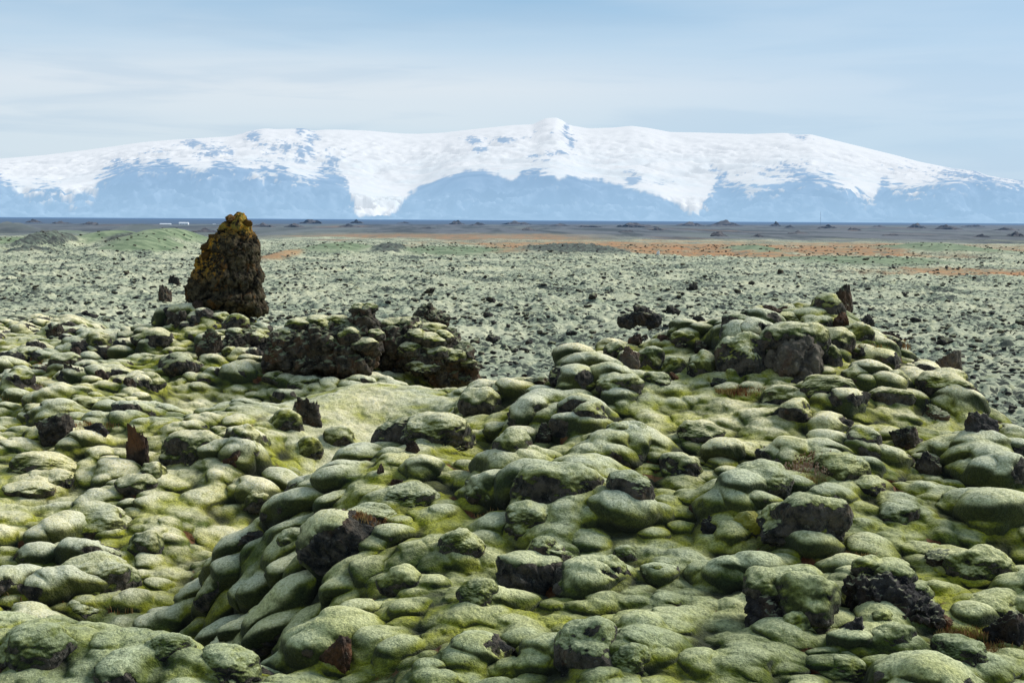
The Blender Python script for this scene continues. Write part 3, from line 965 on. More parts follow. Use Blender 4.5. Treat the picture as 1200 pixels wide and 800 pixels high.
st(222, 550, 78, 44, 'M', 'big smooth boulder right of the brown rock pillar')
st(175, 572, 38, 30, 'M', 'round cushion at the foot of the brown rock pillar')
st(276, 554, 36, 26, 'R', 'low dark brown rock beside the big smooth boulder', M_brown)
st(284, 530, 40, 32, 'M', 'striped boulder above the low dark brown rock')
st(293, 552, 34, 34, 'M', 'black sided boulder at the foot of the pale mound', M_mossR)
st(333, 510, 44, 30, 'M', 'smooth round boulder left of the knobbly dark rock')
st(360, 507, 42, 42, 'R', 'knobbly dark rock on the side of the pale mound', M_crag)
st(319, 453, 32, 18, 'M', 'dark little boulder at the left top of the pale mound')
st(355, 458, 40, 17, 'M', 'dark little boulder near the top of the pale mound')
st(411, 430, 26, 14, 'M', 'small cushion among rusty litter on the pale mound crest')
st(62, 532, 54, 46, 'R', 'big dark crag with a brown cap at the left', M_crag)
st(108, 516, 32, 20, 'R', 'low black rock right of the brown capped crag', M_black)
st(88, 526, 28, 17, 'M', 'pale cushion between the brown capped crag and the black rock')
st(85, 454, 30, 27, 'R', 'dark jagged rock in the far left rubble', M_crag)
st(86, 426, 20, 18, 'R', 'brown rock behind the dark jagged rock', M_brown)
st(112, 414, 34, 24, 'M', 'round mossy boulder in the far left rubble')
st(66, 398, 26, 18, 'R', 'dark stone on the far left slope', M_crag)
st(28, 424, 30, 16, 'M', 'grey cushion in the far left rubble')
st(72, 431, 36, 17, 'M', 'low cushion left of the brown rock')
st(22, 452, 34, 20, 'M', 'cluster cushion at the far left edge')
st(207, 446, 52, 32, 'M', 'mossy crag boulder on the near side of the knoll', M_mossR)
st(117, 450, 22, 16, 'R', 'brown stone left of the mossy crag boulder', M_brown)
st(150, 456, 20, 14, 'R', 'dark stone below the knoll', M_black)
st(173, 458, 36, 21, 'M', 'round boulder below the knoll')
st(100, 484, 38, 18, 'M', 'dark cushion in the left valley')
st(38, 488, 28, 14, 'M', 'small cushion in the left valley')
# --- pinnacle knoll
st(190, 358, 18, 24, 'R', 'small upright black rock left of the pinnacle', M_crag)
st(204, 336, 16, 13, 'R', 'small dark rock on the plain behind the pinnacle', M_black)
st(228, 370, 26, 18, 'R', 'brown rock at the left foot of the pinnacle', M_brown)
st(178, 407, 48, 22, 'M', 'dark faced boulder on the left of the knoll', M_mossR)
st(211, 388, 34, 24, 'R', 'black rock in the upper left of the knoll', M_crag)
st(246, 422, 30, 36, 'R', 'brown black rock in the middle of the knoll', M_crag)
st(275, 390, 36, 22, 'M', 'mossy rock under the pinnacle foot', M_mossR)
st(300, 402, 30, 16, 'M', 'small mossy rock right below the pinnacle', M_mossR)
st(255, 380, 30, 14, 'M', 'pale cushion at the front foot of the pinnacle')


def add_stone(i, s, group=None):
    px, py, w, h, kind, label, mat, dep, nm, rot, lean, cat = s
    x, y, z, D = place(px, py - h * .18)
    wid = w * D / F; hei = h * D / F
    if mat is None: mat = M_moss
    big = w > 58
    k = i % 9 if kind == 'M' else i % 7
    if big: k = i % 23
    me = stone_mesh(kind, k, mat, big)
    name = nm or {'M': 'mossy_boulder', 'R': 'lava_rock'}[kind]
    o = link(name, me)
    rs = random.Random(i * 31 + 5)
    o.location = (x, y + wid * dep * .25, ground_z(x, y) * .3 + z * .7 + hei * .16 - (.02 if kind == 'M' else 0))
    # base lies on the ground; a third of each stone is sunk in moss
    vs = np.array([v.co[:] for v in me.vertices]) if me.name not in EXT else None
    if vs is not None: EXT[me.name] = (np.abs(vs[:, :2]).max(), vs[:, 2].max(), vs[:, 2].min())
    ex, zt, zb = EXT[me.name]
    base = z - (py - (py - h * .18)) * D / F
    o.scale = (wid / 2 / ex * 1.08, wid / 2 / ex * dep * 1.05, hei / zt * (.74 if kind == 'M' else .66))
    o.rotation_euler = (lean, 0, rot if rot is not None else rs.uniform(-.5, .5) + (PI if rs.random() < .5 and dep > .8 else 0))
    o.location.z = base + hei * (.27 if kind == 'M' else .36)
    tag(o, label, cat or ('boulder' if kind == 'M' else 'rock'), group)
    return o


# moss climbs a little way up every cushion boulder
for s in S:
    if s[4] != 'M': continue
    px, py, w_, h_ = s[:4]
    CREST = px > 700 and 'plain' not in s[5]
    x, y, z, D = place(px, py - h_ * .18)
    if D > 40: continue
    wid = w_ * D / F; hei = h_ * D / F
    cy_ = y + wid * .25
    R_ = wid * 1.3; t0 = math.atan2(x, cy_); r0 = math.hypot(x, cy_)
    j0, j1 = np.searchsorted(th, [t0 - R_ / r0, t0 + R_ / r0]); i0, i1 = np.searchsorted(rr, [r0 - R_, r0 + R_])
    sl = (slice(i0, i1), slice(j0, j1))
    d2_ = ((X[sl] - x) / (wid * .62)) ** 2 + ((Y[sl] - cy_) / (wid * .62)) ** 2
    Z[sl] +=   .20 * hei * np.exp(-d2_)
CREST = False

# ground object
V = np.stack([PX_, PY_, Z], -1).reshape(-1, 3)
idx = np.arange(NR * NT, dtype=np.int32).reshape(NR, NT)
Fc = np.stack([idx[:-1, :-1], idx[:-1, 1:], idx[1:, 1:], idx[1:, :-1]], -1).reshape(-1, 4)[:, ::-1]
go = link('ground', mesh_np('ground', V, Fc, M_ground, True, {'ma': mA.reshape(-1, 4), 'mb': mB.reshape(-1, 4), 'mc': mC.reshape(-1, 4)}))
tag(go, 'moss covered lava field running out to a flat plain', None, None, 'structure')
del V, Fc


EXT = {}
for i, s in enumerate(S):
    CREST = s[0] > 700 and 'plain' not in s[5]
    add_stone(i, s)
CREST = False


# ------------------------------------------------------------------ crags built as voxel-fused blobs
def fuse(blobs, voxel, seed, rough=.06, cell=3.0, strat=0.0):
    bm = bmesh.new()
    for (c, r, rot) in blobs:
        m = Matrix.Translation(Vector(c)) @ Matrix.Rotation(rot, 4, 'Z') @ Matrix.Diagonal((r[0], r[1], r[2], 1))
        bmesh.ops.create_icosphere(bm, subdivisions=3, radius=1, matrix=m)
    me = bpy.data.meshes.new('tmp'); bm.to_mesh(me); bm.free()
    o = bpy.data.objects.new('tmp', me); COL.objects.link(o)
    md = o.modifiers.new('r', 'REMESH'); md.mode = 'VOXEL'; md.voxel_size = voxel
    dg = bpy.context.evaluated_depsgraph_get(); dg.update()
    ev = o.evaluated_get(dg); m2 = ev.to_mesh()
    V = np.zeros(len(m2.vertices) * 3, f32); m2.vertices.foreach_get('co', V); V = V.reshape(-1, 3)
    m2.calc_loop_triangles()
    T = np.zeros(len(m2.loop_triangles) * 3, np.int32); m2.loop_triangles.foreach_get('vertices', T); T = T.reshape(-1, 3)
    ev.to_mesh_clear()
    bpy.data.objects.remove(o); bpy.data.meshes.remove(me)
    N = vnormals(V, T)
    f1, f2, cd = worley3(V * cell * .5, seed); cr0 = np.clip((.16 - (f2 - f1)) / .16, 0, 1)
    V = V + N * (rough * ((cd - .5) * 2.6 - cr0 * .8))[:, None]
    g1, g2, ce = worley3(V * cell * 1.4 + 3, seed + 2); cr = np.clip((.18 - (g2 - g1)) / .18, 0, 1)
    V = V + N * (rough * ((ce - .5) * 1.5 - cr * .5 + .9 * fbm3(V * cell * 2.2, 4, seed + 4)))[:, None]
    cv = np.clip(1 - cr * .6 - cr0 * .6, 0, 1) * 2 - 1
    return V.astype(f32), T, attr_ma(cv, np.ones(len(V)))


def crag(name, label, cat, D, blobs, mat, voxel=.03, seed=1, rough=.06, cell=3.0, cushions=(), base_pt=None, anchor=0):
    """blobs: (px, py, half w px, half h px, depth offset m, depth half m)"""
    W = []
    K = 1.0
    if D > 30 and D < 50:
        K = near_range(D) / D; D = D * K; voxel *= K; rough *= K; cell /= K
    for (px, py, hw, hh, dy, hd) in blobs:
        dy *= K; hd *= K
        c = pix(px, py, D + dy); s = (D + dy) / F
        W.append((c, (hw * s, hd, hh * s), 0.0))
    V, T, at = fuse(W, voxel, seed, rough, cell)
    org = np.array([W[anchor][0][0], W[anchor][0][1], V[:, 2].min() + .3])
    V = V - org
    me = mesh_np(name, V, T, mat, True, {'ma': at})
    o = link(name, me); o.location = org
    tag(o, label, cat)
    for n, (px, py, hw, hh, dy) in enumerate(cushions):
        dy *= K
        c = pix(px, py, D + dy) - org; s = (D + dy) / F
        me = stone_mesh('M', (n * 5 + seed) % 9, M_moss)
        k = link('moss_cushion', me, o)
        if me.name not in EXT:
            vs = np.array([v.co[:] for v in me.vertices]); EXT[me.name] = (np.abs(vs[:, :2]).max(), vs[:, 2].max(), vs[:, 2].min())
        k.location = c; k.rotation_euler = (0, 0, n * 1.3)
        k.scale = (hw * s * 1.2, hw * s * 1.1, hh * s * 1.7)
    return o


# pinnacle material: ochre and orange lichen on crown and left shoulder
def pinnacle_mat():
    m, nt = new_mat('pinnacle lava with ochre lichen'); b = NB(nt)
    g = b.n('ShaderNodeNewGeometry'); pos = g.outputs['Position']
    tc = b.n('ShaderNodeTexCoord'); so = b.n('ShaderNodeSeparateXYZ'); mpo = b.n('ShaderNodeMapping'); b.L.new(tc.outputs['Object'], mpo.inputs[0]); mpo.inputs['Location'].default_value = (0, 0, .15); mpo.inputs['Scale'].default_value = (1.74, 1.74, 1.74); b.L.new(mpo.outputs[0], so.inputs[0])
    sp = b.n('ShaderNodeSeparateXYZ'); b.L.new(g.outputs['Normal'], sp.inputs[0])
    nn = b.noise(pos, 8, 6, .68); n2 = b.noise(pos, 3.0, 4, .6); n5 = b.noise(pos, 18, 5, .7); n6 = b.noise(pos, 5.8, 5, .65, .5)
    A = b.attr('ma')
    col = b.mix(b.ss(.36, .66, nn), (.014, .012, .009), (.115, .092, .055))
    col = b.mix(b.math('MULTIPLY', b.ss(.55, .66, n6), .8), col, (.16, .075, .022))
    col = b.mix(b.math('MULTIPLY', b.ss(.56, .68, n5), .7), col, (.13, .14, .09))
    # height and left side drive the ochre crust
    hz = b.ss(2.0, 2.9, b.math('ADD', so.outputs[2], b.math('MULTIPLY_ADD', n2, 1.6, -.8)))
    left = b.math('ADD', b.math('MULTIPLY', so.outputs[0], -.8), b.math('MULTIPLY', sp.outputs[0], -.45))
    left = b.math('ADD', left, b.math('MULTIPLY', sp.outputs[2], .5))
    left = b.math('ADD', left, b.math('MULTIPLY_ADD', n6, 1.4, -.7))
    lz = b.math('MULTIPLY', b.ss(.22, .55, left), b.ss(.7, 1.4, so.outputs[2]))
    k = b.math('MULTIPLY', b.math('MAXIMUM', hz, lz), b.ss(.44, .54, nn), clamp=True)
    ochre = b.mix(b.ss(.42, .6, n5), (.27, .18, .03), (.56, .25, .025))
    ochre = b.mix(b.math('MULTIPLY', hz, b.ss(.4, .6, n6)), ochre, (.26, .23, .05))
    col = b.mix(k, col, ochre)
    col = b.mix(b.math('MULTIPLY', b.ss(.4, .0, A[0]), .85), col, (.004, .004, .004))
    h = b.math('ADD', nn, b.math('MULTIPLY', n5, .5))
    b.out(b.bsdf(col, .95, b.bump(h, .12, .9), spec=.1))
    return m


M_pin = pinnacle_mat()
M_tuft = make_rock_mat('orange dry moss cushion', (.20, .10, .012), (.40, .19, .015), (.45, .22, .02), (.35, .28, .06), .6, -1)
PB = [(266, 350, 43, 16, 0, 1.1), (264, 328, 39, 22, 0, .95), (263, 309, 32, 20, 0, .8), (270, 300, 32, 34, 0, .8), (283, 330, 25, 34, .1, .9),
      (275, 284, 24, 26, .05, .6), (279, 270, 16, 15, .05, .5), (280, 261, 9, 11, 0, .36), (296, 352, 16, 20, 0, .6), (302, 362, 12, 10, -.1, .5), (238, 340, 17, 22, 0, .7), (247, 293, 12, 9, 0, .45), (290, 300, 14, 34, 0, .6)]
pin = crag('rock_pinnacle', 'tall tapering lava pinnacle with orange and ochre lichen on its crown', 'rock', 48, PB, M_pin, .03, 5, .064, 2.3)
me = mesh_np('lichen_tuft', *[(a if q < 2 else None) for q, a in enumerate((bare_rock(33, ICO5)[0], ICO5[1]))], M_tuft, True)
for (px, py, hw, hh) in ((255, 280, 10, 6), (246, 288, 8, 6), (241, 300, 6, 7), (270, 256, 6, 5), (287, 262, 4, 5)):
    k = link('lichen_crust', me, pin)
    PD = near_range(48)
    c = pix(px, py, PD - .15) - np.array(pin.location[:])
    k.location = c; k.scale = (hw * PD / F, .17, hh * PD / F); k.rotation_euler = (0, .2, px * .3)

crag('lava_crag', 'long dark lava crag with a square tower behind the pale mound', 'crag', 37.5,
     [(330, 415, 24, 26, 0, .8), (352, 408, 26, 28, .2, .8), (380, 400, 30, 26, .3, .9), (405, 405, 26, 28, .2, .9), (427, 378, 17, 19, .2, .5), (426, 400, 22, 30, .2, .7), (345, 428, 34, 16, 0, .8), (400, 425, 40, 18, 0, .8), (316, 425, 12, 18, 0, .5)],
     M_crag, .04, 11, .085, 2.2, [(352, 384, 16, 6, .2), (338, 392, 12, 5, .1), (372, 379, 15, 6, .3), (396, 379, 13, 5, .4), (420, 362, 9, 4, .2), (434, 362, 8, 4, .2), (384, 402, 8, 5, -.5), (410, 396, 10, 6, -.5), (428, 405, 13, 5, -.6), (440, 395, 9, 5, -.4)])
crag('lava_crag', 'lower knobbly lava crag falling away right of the square tower', 'crag', 40,
     [(465, 402, 24, 24, 0, .8), (490, 398, 28, 24, .2, .9), (515, 406, 24, 22, .2, .8), (535, 418, 22, 18, 0, .7), (552, 432, 15, 10, 0, .6), (545, 444, 22, 12, 0, .7), (520, 440, 30, 14, 0, .7), (500, 422, 40, 16, -.2, .8), (454, 412, 16, 22, 0, .6)],
     M_crag, .04, 17, .085, 2.2, [(462, 384, 13, 6, 0), (480, 380, 13, 5, 0), (486, 396, 13, 6, -.6), (508, 388, 14, 6, 0), (505, 402, 14, 6, -.6), (520, 396, 10, 5, -.4), (480, 412, 14, 6, -.8), (510, 415, 14, 6, -.7), (532, 418, 14, 6, -.5), (540, 408, 9, 4, 0), (496, 430, 16, 6, -.8), (548, 426, 9, 4, -.4)])
crag('lava_crag', 'pointed dark rock peeping over the knobbly crag', 'crag', 46,
     [(503, 372, 16, 11, 0, .5), (503, 362, 8, 10, 0, .3), (515, 376, 11, 7, 0, .4)], M_crag, .035, 23, .06, 3)
crag('lava_crag', 'craggy brown rock heap in front of the pinnacle knoll', 'crag', 40,
     [(283, 425, 24, 22, 0, .7), (272, 410, 16, 20, 0, .5), (296, 432, 22, 14, -.2, .6), (288, 395, 12, 12, .3, .4), (262, 438, 16, 12, 0, .5)], M_crag, .035, 29, .075, 2.6,
     [(296, 398, 11, 5, .2), (276, 391, 9, 4, .2), (300, 434, 13, 7, -.7), (270, 416, 8, 5, -.4)])
crag('lava_crag', 'jagged dark outcrop on the plain left of the right hill', 'crag', 60,
     [(738, 376, 12, 9, 0, .5), (752, 370, 13, 11, 0, .6), (764, 374, 10, 8, 0, .5), (747, 364, 6, 7, 0, .3)], M_black, .05, 31, .09, 2.0)

# boulder with bare lichen face
x, y, z, D = place(928, 452)
crag('bare_faced_boulder', 'large boulder with bare lichen grey face under a moss hood', 'boulder', D + .45,
     [(930, 430, 31, 34, 0, .38), (930, 450, 36, 18, -.05, .42), (936, 412, 24, 20, .05, .36), (912, 446, 16, 18, 0, .3)], M_slab, .02, 41, .03, 4.5,
     [(922, 398, 26, 12, .12), (948, 404, 18, 12, .12), (962, 418, 10, 16, .1), (905, 410, 13, 12, .12)])

# two lower crags on the right
x, y, z, D = place(920, 745)
crag('lava_crag', 'black hollow fronted crag under moss at the lower right, the left one of two', 'crag', D + .35,
     [(900, 722, 26, 26, 0, .22), (920, 735, 30, 24, .05, .25), (896, 700, 20, 16, .08, .2), (925, 705, 26, 14, .15, .22)], M_black, .012, 43, .022, 9,
     [(905, 688, 26, 13, .12), (935, 686, 26, 14, .2), (945, 712, 30, 20, -.02), (930, 738, 18, 12, -.2), (955, 735, 22, 14, -.05)])
x, y, z, D = place(1040, 728)
crag('lava_crag', 'jagged black crag with knobs at the lower right, the right one of two', 'crag', D + .35,
     [(1015, 700, 26, 28, 0, .25), (1040, 695, 28, 30, .05, .25), (1062, 710, 28, 24, 0, .25), (1085, 722, 18, 16, 0, .2), (1040, 718, 40, 16, -.1, .25), (1018, 675, 16, 10, .1, .18)], M_black, .012, 47, .026, 9,
     [(1018, 667, 18, 8, .12), (1048, 672, 22, 9, .14), (1075, 692, 14, 7, .1), (1035, 728, 12, 7, -.35)])

# ------------------------------------------------------------------ countable stones on the plain
rs = random.Random(5)
small = []
for k in range(6):
    V_, F_, at_ = bare_rock(60 + k, ICO3 if k % 2 else ICO4)
    small.append(mesh_np('plain_stone', V_, F_, M_black if k % 3 else M_crag, True, {'ma': at_}))
cnt = 0
tries = 0
while cnt < 240 and tries < 5000:
    tries += 1
    px = rs.uniform(-10, 1210); py = 304 + (rs.random() ** .8) * 122
    x, y, z, D = place(px, py)
    if D < 62 or D > 260: continue
    w = rs.uniform(.24, .48) * (1.8 if rs.random() < .12 else 1) * (.75 + D / 260)
    o = link('plain_stone', small[rs.randrange(6)])
    o.location = (x, y, z + w * .12)
    o.scale = (w * .5, w * .45, w * rs.uniform(.2, .38)); o.rotation_euler = (0, 0, rs.uniform(0, 6.28))
    tag(o, 'small black stone standing out of the pale mossy plain', 'stone', 'black stones scattered over the mossy plain')
    cnt += 1
# beyond counting: rubble of the plain as one object
VV = []; FF = []; AA = []; n0 = 0
base = [bare_rock(80 + k, (lambda i: i)(ico(2)))for k in range(5)]
for k in range(15000):
    px = rs.uniform(-260, 1460)
    D = math.exp(rs.uniform(math.log(52), math.log(420)))
    x = (px - 600) / F * D; y = D
    if perlin2(np.array([x / 11]), np.array([y / 11]), 37)[0] < -.15 and rs.random() < .7: continue
    gz = ground_z(x, y)
    if gz > .9 and D < 100: continue
    w = rs.uniform(.10, .32) * (.75 + D / 220)
    Vb, Fb, ab = base[k % 5]
    a = rs.uniform(0, 6.28); c, s_ = math.cos(a), math.sin(a)
    q = Vb * np.array([w * .6, w * .5, w * rs.uniform(.18, .42)])
    q = np.stack([q[:, 0] * c - q[:, 1] * s_ + x, q[:, 0] * s_ + q[:, 1] * c + y, q[:, 2] + gz + .02], 1)
    VV.append(q); FF.append(Fb + n0); AA.append(ab); n0 += len(Vb)
rb = link('rubble', mesh_np('rubble', np.concatenate(VV), np.concatenate(FF), M_black, False, {'ma': np.concatenate(AA)}))
tag(rb, 'black lava rubble strewn through the moss of the plain', None, None, 'stuff')

# distant lava hillocks near the horizon
M_far, nt = new_mat('distant lava hillock'); b = NB(nt)
g = b.n('ShaderNodeNewGeometry')
c = b.mix(b.ss(.4, .6, b.noise(g.outputs['Position'], .12, 5, .6)), (.035, .04, .05), (.13, .12, .12))
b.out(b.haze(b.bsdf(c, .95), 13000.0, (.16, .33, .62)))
hk = []
for k in range(5):
    V_, F_, at_ = bare_rock(120 + k, ICO4)
    V_[:, 2] = np.maximum(V_[:, 2], -.1)
    V_[:, 2] = np.exp(-2.2 * (V_[:, 0] ** 2 + V_[:, 1] ** 2)) * (1 + .8 * fbm3(V_ * 2.2, 4, k)) * (V_[:, 2] > -.09) - .08
    hk.append(mesh_np('hillock', V_, F_, M_far, True, {'ma': at_}))
HL = [(808, 264.5, 26, 6.5), (849, 264.5, 24, 5), (842, 277, 12, 6), (888, 277.5, 14, 4), (936, 274, 22, 5), (909, 265, 11, 4), (925, 267, 10, 3), (745, 266, 40, 6), (735, 272, 20, 4), (605, 263, 30, 3),
      (560, 264, 18, 3), (655, 265, 22, 3.5), (690, 266, 20, 3), (535, 263, 14, 4), (418, 262, 10, 4), (408, 266, 22, 4), (474, 262, 12, 3), (365, 262, 14, 4), (345, 266, 18, 4), (308, 266, 18, 5), (72, 262, 20, 4), (40, 261, 14, 3), (105, 263, 16, 3),
      (1000, 270, 16, 4), (1030, 266, 14, 3), (1075, 267, 18, 4), (1110, 269, 24, 5), (1140, 266, 16, 3), (1180, 270, 22, 5), (970, 268, 14, 3.5), (1190, 277, 18, 5), (1150, 278, 14, 4), (1045, 276, 14, 3), (770, 270, 14, 3), (240, 272, 22, 4), (140, 270, 24, 4), (500, 268, 18, 3), (620, 270, 16, 3)]
for i, (px, py, w, h) in enumerate(HL):
    d = ray(px, py); D = min(CAMZ / max(-d[2], .0024), 2400)
    o = link('hillock', hk[i % 5]); p = pix(px, py, D)
    o.location = (p[0], p[1], -.3); o.scale = (w * D / F * (.7 + .5 * ((i * 7) % 5) / 4), w * D / F * .7, h * D / F * (.6 + .5 * ((i * 3) % 4) / 3) + .2); o.rotation_euler = (0, 0, i * .2)
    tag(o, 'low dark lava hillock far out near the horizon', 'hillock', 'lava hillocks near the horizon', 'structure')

# ------------------------------------------------------------------ far farm buildings, mast and a white stone
def plain_mat(name, col, rough=.7, L=13000.0):
    m, nt = new_mat(name); b = NB(nt)
    g = b.n('ShaderNodeNewGeometry')
    c = b.mix(b.math('MULTIPLY', b.noise(g.outputs['Position'], .6, 3), .3), col, tuple(q * .7 for q in col))
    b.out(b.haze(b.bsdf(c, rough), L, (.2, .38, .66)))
    return m


M_white = plain_mat('white painted cladding', (.85, .86, .86)); M_roof = plain_mat('pale sheet roof', (.80, .82, .84)); M_glass = plain_mat('dark window glass', (.03, .04, .05), .2)
M_steel = plain_mat('grey steel', (.25, .27, .3))


def boxbm(bm, cx, cy, cz, sx, sy, sz):
    bmesh.ops.create_cube(bm, size=1, matrix=Matrix.Translation((cx, cy, cz)) @ Matrix.Diagonal((sx, sy, sz, 1)))


def bm_obj(name, bm, mat, parent=None):
    me = bpy.data.meshes.new(name); bm.to_mesh(me); bm.free(); me.materials.append(mat)
    return link(name, me, parent)


def farm(px, py, wpx, hpx, D, label):
    p = pix(px, py, D); L = wpx * D / F; Hh = hpx * D / F
    root = bpy.data.objects.new('farm_building', None); COL.objects.link(root); root.location = (p[0], p[1], p[2] - .2)
    tag(root, label, 'building', 'white farm buildings near the horizon')
    bm = bmesh.new(); boxbm(bm, 0, 0, Hh * .33, L, L * .45, Hh * .66); bm_obj('wall', bm, M_white, root)
    bm = bmesh.new()
    z0 = Hh * .66 + .01; w2 = L * .25; l2 = L / 2 + .2
    vs = [bm.verts.new(v) for v in ((-l2, -w2, z0), (l2, -w2, z0), (l2, w2, z0), (-l2, w2, z0), (-l2, 0, Hh), (l2, 0, Hh))]
    for f in ((0, 1, 5, 4), (2, 3, 4, 5), (1, 2, 5), (3, 0, 4), (3, 2, 1, 0)): bm.faces.new([vs[q] for q in f])
    bm_obj('roof', bm, M_roof, root)
    for q in range(3):
        bm = bmesh.new(); boxbm(bm, L * (-.3 + .3 * q), -L * .225 - .05, Hh * .32, L * .07, .12, Hh * .2); bm_obj('window', bm, M_glass, root)


farm(194, 264.2, 12, 2.6, 1500, 'long low white farm building on the horizon, left of the taller one')
farm(215.5, 264.2, 10.5, 4, 1480, 'taller white farm building on the horizon beside the pinnacle')
farm(251, 263.5, 3, 1.3, 1600, 'tiny white shed on the horizon nearest the pinnacle')
# mast
p = pix(961.5, 263, 2200)
root = bpy.data.objects.new('radio_mast', None); COL.objects.link(root); root.location = (p[0], p[1], -1)
tag(root, 'thin grey lattice mast rising faintly from the horizon', 'mast')
bm = bmesh.new(); mh = 22
for q in range(3):
    a = q * 2.094
    boxbm(bm, math.cos(a) * .45, math.sin(a) * .45, mh / 2, .10, .10, mh)
for q in range(20):
    boxbm(bm, 0, -.2, .6 + q * 1.1, .75, .06, .06); boxbm(bm, .15, .05, 1.1 + q * 1.1, .06, .7, .06)
bm_obj('lattice', bm, M_steel, root)
bm = bmesh.new(); boxbm(bm, 0, 0, mh + 1.2, .14, .14, 2.4); bm_obj('antenna', bm, M_steel, root)
M_ws = plain_mat('pale stone', (.8, .78, .76))
x, y, z, D = place(771, 299)
V_, F_, at_ = bare_rock(140, ICO4)
o = link('pale_stone', mesh_np('pale_stone', V_, F_, M_ws, True)); o.location = (x, y, z + .3); o.scale = (.32, .3, .42)
tag(o, 'lone white stone standing on the orange grass belt', 'stone')

# ------------------------------------------------------------------ heather and dry grass
M_blade, nt = new_mat('dry stems'); b = NB(nt)
oi = b.n('ShaderNodeNewGeometry')
c = b.mix(b.ss(.35, .65, b.noise(oi.outputs['Position'], 14, 2)), (.20, .07, .03), (.34, .24, .09))
b.out(b.bsdf(c, .9))
M_blade2, nt = new_mat('heather stems'); b = NB(nt)
oi = b.n('ShaderNodeNewGeometry')
c = b.mix(b.ss(.35, .65, b.noise(oi.outputs['Position'], 30, 2)), (.26, .13, .07), (.46, .34, .22))
b.out(b.bsdf(c, .9))


def tuft_mesh(name, n, rad, hmin, hmax, wid, mat, seed, heads=False):
    r_ = random.Random(seed); V = []; Fq = []
    for k in range(n):
        a = r_.uniform(0, 6.28); d = rad * math.sqrt(r_.random()); x0, y0 = d * math.cos(a), d * math.sin(a) * .7
        h = r_.uniform(hmin, hmax) * (1 - .4 * d / rad); lx, ly = r_.uniform(-.5, .5) * h, r_.uniform(-.5, .5) * h
        t = r_.uniform(0, PI); ux, uy = math.cos(t) * wid, math.sin(t) * wid
        i = len(V)
        V += [(x0 - ux, y0 - uy, -.02), (x0 + ux, y0 + uy, -.02), (x0 + lx * .4 + ux * .7, y0 + ly * .4 + uy * .7, h * .6), (x0 + lx * .4 - ux * .7, y0 + ly * .4 - uy * .7, h * .6),
              (x0 + lx + ux * .3, y0 + ly + uy * .3, h), (x0 + lx - ux * .3, y0 + ly - uy * .3, h)]
        Fq += [(i, i + 1, i + 2, i + 3), (i + 3, i + 2, i + 4, i + 5)]
        if heads:
            i = len(V); q = .011; cx, cy = x0 + lx, y0 + ly
            V += [(cx - q, cy, h), (cx, cy - q, h + q), (cx + q, cy, h), (cx, cy + q, h - q), (cx - q, cy, h + q), (cx + q, cy, h + 2 * q)]
            Fq += [(i, i + 1, i + 2, i + 3), (i + 4, i + 1, i + 5, i + 3)]
    return mesh_np(name, np.array(V), np.array(Fq), mat, False)


tm = tuft_mesh('heather', 130, .30, .06, .15, .003, M_blade2, 3, True)
for (px, py, sc, lb) in ((962, 548, 1.0, 'clump of pinkish heather sprigs in the hollow between boulders'), (945, 556, .75, 'lower clump of reddish heather sprigs at the hollow edge')):
    x, y, z, D = place(px, py); o = link('heather', tm); o.location = (x, y, z); o.scale = (sc, sc, sc); tag(o, lb, 'heather')
    o.rotation_euler = (0, 0, px)
# dry rusty litter as ground cover
tms = [tuft_mesh('t', 60, .12, .015, .05, .003, M_blade, 20 + k) for k in range(3)]
VV = []; FF = []; n0 = 0
spots = [(945, 560, 16), (930, 390, 12), (1040, 404, 16), (15, 440, 26), (40, 470, 18), (60, 420, 18), (895, 400, 16), (435, 610, 24), (425, 604, 14), (20, 696, 26), (60, 700, 20), (130, 700, 12), (90, 500, 16), (70, 572, 14), (1125, 740, 18), (1150, 760, 22), (408, 432, 20), (575, 606, 22), (865, 458, 12), (1000, 650, 10), (120, 712, 14)]
for (sx, sy, sr) in spots:
    for q in range(16):
        px = sx + rs.gauss(0, sr * .8); py = sy + rs.gauss(0, sr * .16)
        x, y, z, D = place(px, py)
        if D > 40: continue
        m = tms[q % 3]; n = len(m.vertices)
        v = np.zeros(n * 3, f32); m.vertices.foreach_get('co', v); v = v.reshape(-1, 3)
        fi = np.zeros(len(m.polygons) * 4, np.int32); m.polygons.foreach_get('vertices', fi); fi = fi.reshape(-1, 4)
        sc = rs.uniform(.6, 1.1) * (1 + D / 60)
        VV.append(v * sc + np.array([x, y, z])); FF.append(fi + n0); n0 += n
gl = link('dry_grass', mesh_np('dry_grass', np.concatenate(VV), np.concatenate(FF), M_blade, False))
tag(gl, 'rusty dry grass and litter caught in hollows of the moss', None, None, 'stuff')

